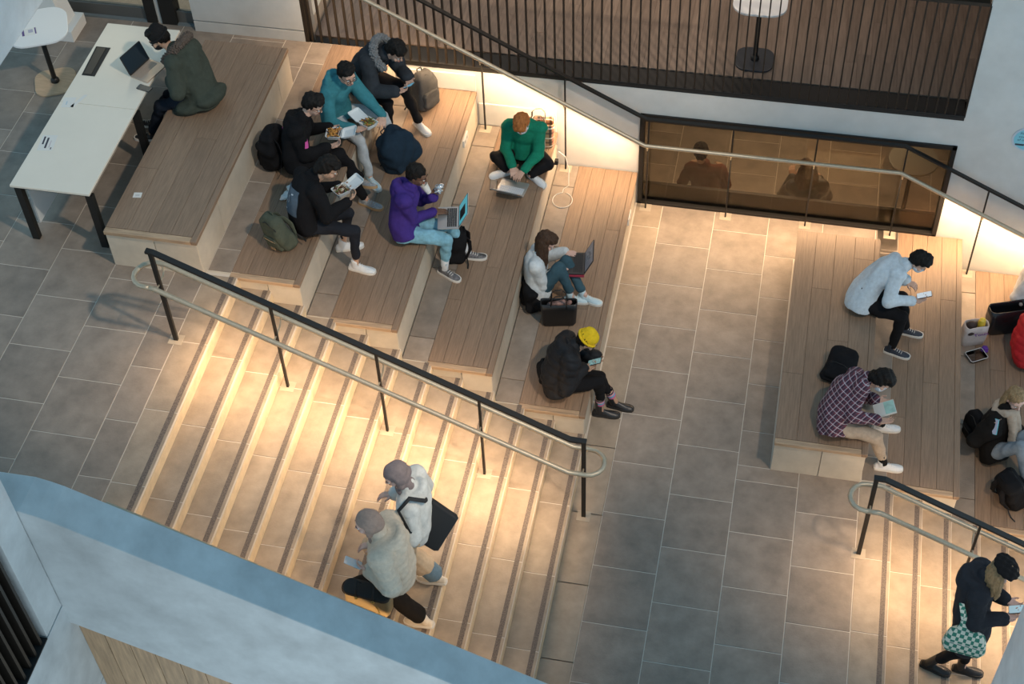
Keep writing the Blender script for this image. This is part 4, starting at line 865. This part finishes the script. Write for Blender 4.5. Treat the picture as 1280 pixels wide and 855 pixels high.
cv = part('front_cover', G().box((-.075, -.10, .020), (.075, .10, .023)), MATS['cover_white'], bk); part('cover_art', G().box((-.070, .0, .023), (.072, .096, .0236)), mat('mint', (.36, .58, .52), .6, ns=15, na=.2), cv)

# ---- backpacks
def backpack(loc, rz, label, m, w=.15, d=.085, h=.44, rot=None, pocket=True, straps=True, accent=None, sag=1.0):
    b = thing('backpack', loc, label, 'backpack', rz, 'backpacks'); 
    if rot: b.rotation_euler = tuple(math.radians(a) for a in rot)
    def ring(kw, kd, z, dy=0): return [V((x, y + dy, z)) for x, y in rrect(w * kw, d * kd, min(w, d) * .55 * min(kw, kd))]
    g = G().loft([ring(.8, .85, 0), ring(1, 1, .04), ring(1.02, 1.05, h * .35), ring(.97, .98, h * .65), ring(.85, .82, h * .86, .01), ring(.5, .5, h * .98, .02), ring(.2, .2, h, .02)])
    body = link('pack_body', voxel(g, 'pack_body', .012, 3, None, (0, 0, 0), folds(.014 * sag, 22, seed=len(label))), m, b)
    if pocket:
        g = G().loft([[V((x, y - d * 1.0, z)) for x, y in rrect(w * k, .035 * k2, .03 * k2)] for k, k2, z in ((.6, .6, .03), (.78, 1, .06), (.78, 1, h * .42), (.6, .7, h * .5))])
        pk = link('front_pocket', voxel(g, 'front_pocket', .009, 2, None, (0, 0, 0), folds(.006, 40, seed=4)), m, b)
        part('zip', G().tube([(-w * .6, -d - .028, h * .44), (-w * .3, -d - .036, h * .475), (w * .3, -d - .036, h * .475), (w * .6, -d - .028, h * .44)], .004, 6), BLACKM if accent is None else accent, pk)
        part('zip', G().tube([(-w * .9, -d * .45, h * .55), (-w * .75, -d * .65, h * .8), (0, -d * .55, h * .93), (w * .75, -d * .65, h * .8), (w * .9, -d * .45, h * .55)], .005, 6), BLACKM, body)
        if accent is not None: part('patch', G().box((-.03, -d - .046, h * .15), (.03, -d - .036, h * .22)), accent, pk)
    if straps:
        for sx in (-1, 1):
            part('strap', G().tube([(sx * w * .35, d * .55, h * .9), (sx * w * .45, d * 1.25, h * .75), (sx * w * .55, d * 1.5, h * .5), (sx * w * .7, d * 1.25, h * .22), (sx * w * .8, d * .8, h * .08)], [(.028, .007), (.03, .008), (.026, .007), (.014, .004), (.012, .004)], 8), m, b, sm=True)
            part('strap_tail', G().tube([(sx * w * .7, d * 1.25, h * .22), (sx * w * 1.15, d * 1.4, h * .12), (sx * w * 1.5, d * 1.3, .03)], [(.01, .003)] * 3, 6), BLACKM, b)
    part('grab_loop', G().tube([(-.035, d * .5, h * .93), (-.03, d * .6, h * 1.03), (.03, d * .6, h * 1.03), (.035, d * .5, h * .93)], .007, 6), m, b, sm=True)
    return b
PKG = cloth('pack_grey', (.055, .055, .055)); PKN = cloth('pack_navy', (.014, .030, .050)); PKO = cloth('pack_green', (.075, .085, .062)); PKB = cloth('pack_black', (.009, .009, .0105))
backpack((-2.60, .28, z3), 35, 'grey backpack leaning by the bars next to the charcoal jacket', PKG, rot=(-8, 6, 60))
backpack((-2.60, -.66, z3), 50, 'large navy backpack slumped at the feet of the teal hoodie', PKN, .20, .13, .46, rot=(-14, -12, 62), pocket=False, sag=1.6)
pb = backpack((-3.72, -1.36, z2), 80, 'black backpack with a pink strap behind the black hoodie', PKB, .16, .10, .46, rot=(4, 0, -98), sag=1.4)
part('pink_strap', G().tube([(-.06, .14, .44), (-.08, .17, .34), (-.085, .165, .2)], [(.022, .006)] * 3, 8), mat('pink', (.62, .09, .36), .6), pb, sm=True); part('tassel', G().tube([(-.085, .165, .2), (-.09, .16, .1)], [(.02, .005), (.012, .004)], 8), mat('lilac_print', (.32, .30, .55), .6, ns=50, na=.6), pb)
backpack((-3.30, -2.44, z2), 30, 'olive green backpack standing on the bench edge', PKO, .145, .085, .40, rot=(14, -10, -32), accent=mat('tan_leather', (.36, .24, .13), .6))
backpack((-1.93, -1.46, z4), 0, 'black backpack on the step between denim legs', PKB, .14, .09, .38, rot=(-12, 0, -70))
backpack((-.72, -2.56, z5 + .16), 0, 'black backpack worn over the black puffer jacket', PKB, .13, .07, .36, rot=(-30, 0, -75), straps=False).location = (-.78, -2.60, z5 + .10)
backpack((2.03, -2.13, z5), 0, 'black backpack lying open behind the plaid shirt', PKB, .15, .10, .40, rot=(-62, 0, -20), sag=1.5)
backpack((3.96, -2.52, -H), 0, 'black backpack in front of the person in the beige scarf', PKB, .16, .11, .42, rot=(-20, 5, 120), sag=1.3)
backpack((3.56, -1.80, -H), 0, 'black backpack worn by the person in the beige scarf', PKB, .13, .065, .40, rot=(8, 0, -62), straps=False)

# ---- bags
def tote(loc, rz, label, m, w=.18, d=.07, h=.30, handle=.2, rot=None, hm=None, name='tote_bag', cat='bag', inside=True, flare=1.08, fold=.007):
    b = thing(name, loc, label, cat, rz)
    if rot: b.rotation_euler = tuple(math.radians(a) for a in rot)
    def ring(k, kd, z): return [V((x, y, z)) for x, y in rrect(w * k, d * kd, min(w, d) * .5)]
    g = G().loft([ring(.9, .9, 0), ring(1, 1, .03), ring(1.03, 1.0, h * .5), ring(flare, .8, h), ring(flare - .05, .7, h), ring(.97, .9, h * .5), ring(.93, .85, .02)])
    me = g.mesh('bag_body'); fixn(me); bm = bmesh.new(); bm.from_mesh(me); bmesh.ops.subdivide_edges(bm, edges=bm.edges, cuts=1, use_grid_fill=True); bm.to_mesh(me); bm.free(); smooth(me)
    n = len(me.vertices); co = np.empty(n * 3); me.vertices.foreach_get('co', co); co = co.reshape(-1, 3); f_ = folds(fold, 30, seed=len(label))(co); co[:, 1] += f_ * np.sign(co[:, 1]); me.vertices.foreach_set('co', co.ravel()); me.update()
    link('bag_body', me, m, b)
    if handle:
        for sy in (-1, 1): part('handle', G().tube([(-w * .45, sy * d * .75, h * .85), (-w * .42, sy * d * .7, h + handle * .6), (-w * .2, sy * d * .6, h + handle), (w * .2, sy * d * .6, h + handle), (w * .42, sy * d * .7, h + handle * .6), (w * .45, sy * d * .75, h * .85)], [(.012, .004)] * 6, 8), hm or m, b, sm=True)
    return b
def checks(name, s, c1, c2, rot, c3=None):
    m = bpy.data.materials.new(name); m.use_nodes = True; MATS[name] = m; n = m.node_tree.nodes; l = m.node_tree.links; b = n['Principled BSDF']; b.inputs['Roughness'].default_value = .85
    tc = n.new('ShaderNodeTexCoord'); mp = n.new('ShaderNodeMapping'); mp.inputs['Rotation'].default_value = rot; l.new(tc.outputs['Object'], mp.inputs[0]); ck = n.new('ShaderNodeTexChecker'); ck.inputs['Scale'].default_value = s; ck.inputs[1].default_value = (*c1, 1); ck.inputs[2].default_value = (*c2, 1)
    l.new(mp.outputs[0], ck.inputs[0]); l.new(ck.outputs[0], b.inputs['Base Color']); return m
def tartan(name):
    m = bpy.data.materials.new(name); m.use_nodes = True; MATS[name] = m; n = m.node_tree.nodes; l = m.node_tree.links; b = n['Principled BSDF']; b.inputs['Roughness'].default_value = .7
    tc = n.new('ShaderNodeTexCoord'); sp_ = n.new('ShaderNodeSeparateXYZ'); l.new(tc.outputs['Object'], sp_.inputs[0]); cur = (.36, .22, .13)
    for ax, per, w_, ph, col, k in (('X', .13, .22, .1, (.03, .025, .025), .85), ('Z', .13, .2, .3, (.03, .025, .025), .7), ('X', .13, .12, .55, (.68, .64, .58), .9), ('Z', .13, .12, .75, (.68, .64, .58), .9), ('X', .13, .05, .8, (.4, .05, .04), .8)):
        a = n.new('ShaderNodeMath'); a.operation = 'MULTIPLY_ADD'; a.inputs[1].default_value = 1 / per; a.inputs[2].default_value = ph; l.new(sp_.outputs[ax], a.inputs[0]); f = n.new('ShaderNodeMath'); f.operation = 'FRACT'; l.new(a.outputs[0], f.inputs[0])
        c = n.new('ShaderNodeMath'); c.operation = 'LESS_THAN'; c.inputs[1].default_value = w_; l.new(f.outputs[0], c.inputs[0]); q = n.new('ShaderNodeMath'); q.operation = 'MULTIPLY'; q.inputs[1].default_value = k; l.new(c.outputs[0], q.inputs[0])
        x = n.new('ShaderNodeMix'); x.data_type = 'RGBA'; l.new(q.outputs[0], x.inputs['Factor']); x.inputs['B'].default_value = (*col, 1)
        if isinstance(cur, tuple): x.inputs['A'].default_value = (*cur, 1)
        else: l.new(cur, x.inputs['A'])
        cur = x.outputs['Result']
    l.new(cur, b.inputs['Base Color']); return m
tote((-1.385, .40, z4), 8, 'tan checked handbag with black and white bands by the back wall', tartan('tan_check'), .165, .09, .34, .13, hm=mat('brown_strap', (.05, .03, .02), .5), rot=(4, 0, 8))
bt = tote((-.775, -1.76, z5), 10, 'black leather tote standing open on the lowest tier', mat('black_leather', (.010, .010, .011), .35), .175, .07, .30, .12)
part('contents', G().cap((-.09, 0, .25), (.05, .01, .27), .035, .04).cap((.08, 0, .24), (.11, 0, .29), .03, .025), mat('bag_contents', (.22, .12, .10), .6, ns=25, na=.9), bt, sm=True)
tt = tote((3.52, -.47, -H), 0, 'beige cotton tote with purple lettering and a yellow bottle inside', mat('beige_cotton', (.56, .50, .49), .85, ns=25, na=.08), .13, .075, .32, 0, rot=(6, 0, 12), flare=.98, fold=.016)
part('contents', G().ell((-.05, 0, .29), ((.06, 0, 0), (0, .045, 0), (0, 0, .05))).ell((-.06, -.02, .22), ((.06, 0, 0), (0, .06, 0), (0, 0, .05))), mat('dark_scarf', (.035, .02, .018), .7), tt, sm=True); part('bottle_cap', G().loft([[V((.055 + r_ * math.cos(a), .01 + r_ * math.sin(a), z)) for a in [2 * math.pi * i / 14 for i in range(14)]] for r_, z in ((.04, .2), (.04, .33), (.032, .37), (.012, .385))]), mat('yellow_plastic', (.72, .52, .05), .4), tt, sm=40)
text_mesh('Toun', .07, mat('purple_thread', (.18, .05, .30), .7), tt, (-.02, -.086, .19), (math.radians(90), math.radians(-16), 0), bold=.001)
kr = thing('key_ring', (3.66, -.60, -H), 'purple pompom key ring beside the beige tote', 'key ring'); link('pompom', voxel(G().ell((0, 0, .035), ((.036, 0, 0), (0, .036, 0), (0, 0, .036))), 'pompom', .006, 0, None, (0, 0, 0), folds(.010, 150, seed=5)), mat('violet', (.14, .04, .34), .8), kr); part('ring', G().tube([(-.045 + .014 * math.cos(a), .02 + .014 * math.sin(a), .012) for a in [2 * math.pi * i / 12 for i in range(13)]], .002, 5), SILV, kr)
pl = thing('food_container', (3.575, -.71, -H), 'clear plastic food container on the step below the beige tote', 'container', 30)
PLAS = glass_mat('clear_plastic', (.80, .76, .74)); part('container_body', G().loft([[V((x, y, z)) for x, y in rrect(.10 * k, .075 * k, .02)] for k, z in ((.85, 0), (1, .05), (.97, .05), (.82, .004))]), PLAS, pl, sm=40); part('rim', G().tube([(x, y, .05) for x, y in rrect(.10, .075, .02)] + [(.10, .055, .05)], .004, 6), mat('rim_white', (.62, .60, .58), .4), pl)
tote((3.86, -.22, -H), 0, 'large glossy black bag between the red jacket and white shirt', mat('black_gloss', (.012, .013, .016), .25), .20, .10, .34, 0, rot=(0, 0, 20))
# worn bags
CHK = checks('green_check', 22, (.62, .68, .60), (.03, .20, .15), (.2, 0, .78))
b15 = thing('tote_bag', (3.34, -4.82, zb + .62), 'green and white checked tote hanging from the shoulder of the navy parka', 'bag', -8)
g = G(); Rg = []
for z, w_, d_ in ((.0, .10, .03), (.015, .16, .05), (.08, .185, .065), (.18, .17, .055), (.26, .15, .04), (.34, .06, .025), (.44, .03, .018), (.66, .022, .010)):
    ox = -.02 - .30 * max(0, z - .24); Rg.append([V((x + ox, y + .02 * z / .66, z)) for x, y in rrect(w_, d_, d_ * .8, 3)])
link('bag_body', (lambda me: (fixn(me), smooth(me), me)[2])(G().loft(Rg).mesh('bag_body')), CHK, b15)
part('hem_band', G().tube([(x - .02, y, .17) for x, y in rrect(.168, .054, .04, 3)] + [(.148, .014, .17)], .003, 5), SOLW, b15)
b17 = tote((0, 0, 0), 0, 'large black tote on the shoulder of the pale blue jacket', mat('black_canvas', (.012, .013, .015), .75), .18, .045, .30, .0, fold=.004)
_b = thing('tmp_axes', (-1.088, -5.186, 1.485), None, None, x=(.155, .213, .25), n=(-.233, .097, .13)); b17.location = _b.location; b17.rotation_euler = _b.rotation_euler; bpy.data.objects.remove(_b)
for k in (-.03, .03): part('strap', G().tube([(-.06, k, .28), (-.05, k, .34), (.0, k - .01, .44), (.06, k, .36), (.10, k, .28)], [(.016, .004)] * 5, 8), MATS['black_canvas'], b17, sm=True)
_mi = (Matrix.Translation(b17.location) @ b17.rotation_euler.to_matrix().to_4x4()).inverted(); _sh = P17.arm['L'][0]
part('shoulder_strap', G().tube([_mi @ V(p) for p in ((-1.27, -5.00, 1.74), (_sh.x + .13, _sh.y + .05, _sh.z + .06), (_sh.x + .02, _sh.y - .01, _sh.z + .15), (_sh.x - .05, _sh.y - .11, _sh.z + .10), (_sh.x + .04, _sh.y - .17, _sh.z - .10), (-1.38, -5.20, 1.55))], [(.020, .005)] * 6, 8), MATS['black_canvas'], b17, sm=True)
b16 = tote((-1.62, -5.83, zh + .60), -4, 'olive tan handbag with black top and gold rings under the beige puffer', mat('olive_tan', (.24, .175, .085), .5, ns=20, na=.1), .19, .06, .25, 0, rot=(0, 0, -6))
tr = part('black_top', slab(.205, .075, .06, .235, .275), BLACKM, b16, .008)
for sx in (-.07, .075):
    part('handle', G().tube([(sx, -.07, .22), (sx + .005, -.08, .30), (sx + .01, -.03, .42), (sx, .03, .30)], [(.010, .004)] * 4, 6), BLACKM, b16, sm=True); part('gold_ring', G().tube([(sx + .014 * math.cos(a), -.082, .235 + .014 * math.sin(a)) for a in [2 * math.pi * i / 12 for i in range(13)]], .004, 5), mat('gold', (.7, .5, .15), .3, .9), b16, sm=True)
part('chain', G().tube([(.10, -.085, .19), (.115, -.088, .15), (.12, -.085, .10), (.11, -.085, .06)], .005, 5), MATS['gold'], b16)

# ---- poseur tables
def poseur(loc, label, topm, basem, h, r=.33, br=.24, sq=.16, tx=0, ty=0, rz=0, rnd=False):
    p = thing('high_table', loc, label, 'table', rz, 'high pedestal tables'); 
    part('tabletop', slab(r, r, r * (.62 if not rnd else .98), h - .025, h), topm, p, .006); part('pole', G().cap((0, 0, .02), (0, 0, h - .03), .028, .028), BLACK, p, sm=True); part('base', slab(br, br, br * (.6 if not rnd else .98), 0, .022), basem, p, .006)
    part('pole_collar', G().cap((0, 0, .02), (0, 0, .035), .05, .048), BLACK, p, sm=True); return p
q = poseur((-6.47, -.50, UZ), 'high pedestal table with a pale oak base beside the bridge beam', mat('table_white', (.74, .74, .74), .35), mat('pale_oak', (.52, .37, .24), .5, ns=8, na=.15, stretch=(1, 6, 1)), .74, .31, .22, rz=25)
nt = notice((-6.52, -.60, UZ + .74), 120, .06, .08, 'notice with purple header on the high white table', [(-.9, .62, .9, .92, PURP), (-.3, -.5, .6, .1, mat('lilac_ink', (.4, .4, .5), .8)), (-.9, -.9, .9, -.72, PURP)])
poseur((.84, 1.20, 1.72), 'high pedestal table with a white top behind the bar balustrade', MATS['table_white'], mat('navy_base', (.02, .028, .04), .4), .80, .28, .20)
poseur((2.74, 1.52, -.75), 'round based pedestal table behind the window', mat('table_grey', (.3, .28, .25), .5), mat('grey_base', (.13, .12, .10), .6), 1.05, .28, .23, rnd=True)

# ---- charger and cable, sockets, wall sign
cb = thing('charging_cable', (-1.10, .1, z5), 'white charging cable with a loop on the stone strip', 'cable')
loop = [V((-.06 + .0 + .11 * math.cos(a) + .10, -.08 + .12 * math.sin(a), .006)) for a in [math.radians(100 + 340 * i / 22) for i in range(23)]]
part('cord', G().tube([(-.055, .20, z4 - z5 + .01), (.02, .24, z4 - z5 - .1), (.06, .22, .2), (.07, .15, .02), (.02, .10, .006)] + loop, .005, 6), SOLW, cb, sm=True); part('plug', G().box((-.06, .0, z4 - z5 - .02), (-.02, .05, z4 - z5 + .035)), BLACKM, cb, .005)
for i, (x, y, z, lab) in enumerate(((-2.108, .0, z3 - .16, 'white power socket in the stone face below the purple hoodie tier'), (-.303, -.02, z5 - .10, 'white power socket in the lowest stone face by the window'))):
    so = thing('power_socket', (x, y, z), lab, 'socket'); part('face_plate', G().box((-.014, -.09, -.045), (.006, .09, .045)), SOLW, so, .002); part('socket_holes', G().box((.006, -.06, -.02), (.0068, -.02, .02)).box((.006, .02, -.02), (.0068, .06, .02)), mat('hole_grey', (.3, .3, .3), .6), so)
sg = thing('wall_sign', (3.72, .624, 1.50), 'round pale blue sign on the concrete wall by the window', 'sign', 0)
part('disc', G().prism([(.155 * math.cos(a), 0, .155 * math.sin(a)) for a in [2 * math.pi * i / 40 for i in range(40)]], (0, -.006, 0)), mat('sign_rim', (.52, .58, .66), .5), sg); part('face', G().prism([(.135 * math.cos(a), -.006, .135 * math.sin(a)) for a in [2 * math.pi * i / 40 for i in range(40)]], (0, -.002, 0)), mat('sign_blue', (.22, .56, .66), .5), sg)
SIGNT = mat('sign_navy', (.01, .09, .15), .6)
for i, (t_, x_) in enumerate((('Please be', -.085), ('considerate', -.092), ('of others', -.10))): text_mesh(t_, .042, SIGNT, sg, (x_, -.0085, .062 - .042 * i), (math.radians(90), 0, 0))
part('bold_line', G().box((-.11, -.009, -.085), (-.02, -.008, -.062)), INK, sg)

# ---- back print on the black jacket
from mathutils.bvhtree import BVHTree
def patch(objm, origin, c, d, u, v, nu, nv, off=.004):
    bv = BVHTree.FromPolygons([x.co + origin for x in objm.data.vertices], [tuple(p.vertices) for p in objm.data.polygons]); g = G(); P_ = []
    for j in range(nv + 1):
        for i in range(nu + 1):
            s = V(c) + V(u) * (i / nu - .5) + V(v) * (j / nv - .5); h = bv.ray_cast(s - V(d) * .8, V(d)); p = h[0] + h[1] * off if h[0] else s
            if h[0] and (h[0] - s).length > .35: p = s
            P_.append(p)
    n = nu + 1; g.add(P_, [(j * n + i, j * n + i + 1, (j + 1) * n + i + 1, (j + 1) * n + i) for j in range(nv) for i in range(nu)]); return g
jk = [o for o in P5.root.children if o.name.startswith('jacket')][0]
bc = P5.sp(.52) - P5.fwd * .15; dd = P5.fwd + P5.rt * -.05
part('back_print', patch(jk, P5.root.location, bc - P5.rt * .0, dd, P5.rt * .26, P5.up * .26, 10, 10), mat('print_slate', (.075, .11, .15), .8, ns=12, na=.3), P5.root, sm=True, world=True)
for (a, b_, w_, h_) in ((.03, .03, .012, .07), (-.01, .0, .012, .06), (-.05, -.03, .010, .03), (.06, .08, .02, .012), (-.03, -.09, .03, .01)):
    part('print_mark', patch(jk, P5.root.location, bc + P5.rt * a + P5.up * b_, dd, P5.rt * w_, P5.up * h_, 2, 4, .0065), mat('print_white', (.5, .54, .58), .8), P5.root, world=True)
pk4 = [o for o in P4.root.children if o.name.startswith('hoodie')][0]
part('chest_badge', patch(pk4, P4.root.location, P4.sp(.62) + P4.rt * .12 + P4.fwd * .1, -P4.fwd * .6 - P4.rt, P4.fwd * .05, P4.up * .07, 3, 3, .004), MATS['pink'], P4.root, world=True)
# carried paper behind the black backpack
nb = thing('paper_bag', (-3.45, -1.80, z2), 'crumpled pale paper napkin on the bench beside the black backpack', 'napkin', 40)
link('napkin', voxel(G().ell((0, 0, .03), ((.11, 0, .02), (0, .05, 0), (0, 0, .02))).ell((.06, .05, .03), ((.03, .05, 0), (-.05, .04, 0), (0, 0, .015))), 'napkin', .008, 0, None, (0, 0, .0), folds(.014, 70, seed=9)), BOXW, nb); part('torn_edge', G().tube([(-.1, .0, .02), (-.03, .05, .04), (.06, .08, .03)], .003, 5), PAPER, nb)
# socks with stripes under the yellow beanie, and knee stripes
for s, (h_, k_, a_, td, fu) in P9.leg.items():
    for i, c_ in enumerate(((.60, .14, .30), (.12, .40, .60), (.66, .30, .40), (.05, .05, .05), (.62, .38, .30))):
        u_ = (k_ - a_).normalized(); part('sock_stripe', G().cap(a_ + u_ * (.10 + .022 * i), a_ + u_ * (.116 + .022 * i), .047 + .001 * i, .047 + .001 * i, 14), mat('stripe_%d' % i, c_, .8), P9.root, sm=True, world=True)

fc = thing('folded_coat', (-1.12, -1.55, z5), 'black coat bunched behind the person in the white sweater', 'coat', 20)
link('coat_body', voxel(G().ell((0, 0, .10), ((.10, 0, 0), (0, .15, 0), (0, 0, .13))).ell((.05, -.10, .07), ((.11, 0, 0), (0, .09, 0), (0, 0, .07))).cap((-.02, .12, .2), (.0, -.1, .22), .06, .07), 'coat_body', .012, 2, None, (0, 0, 0), folds(.022, 34, seed=12)), CB, fc); part('sleeve', G().tube([(.08, -.12, .10), (.14, -.17, .05), (.20, -.16, .035)], [.045, .04, .032], 10), CB, fc, sm=True)
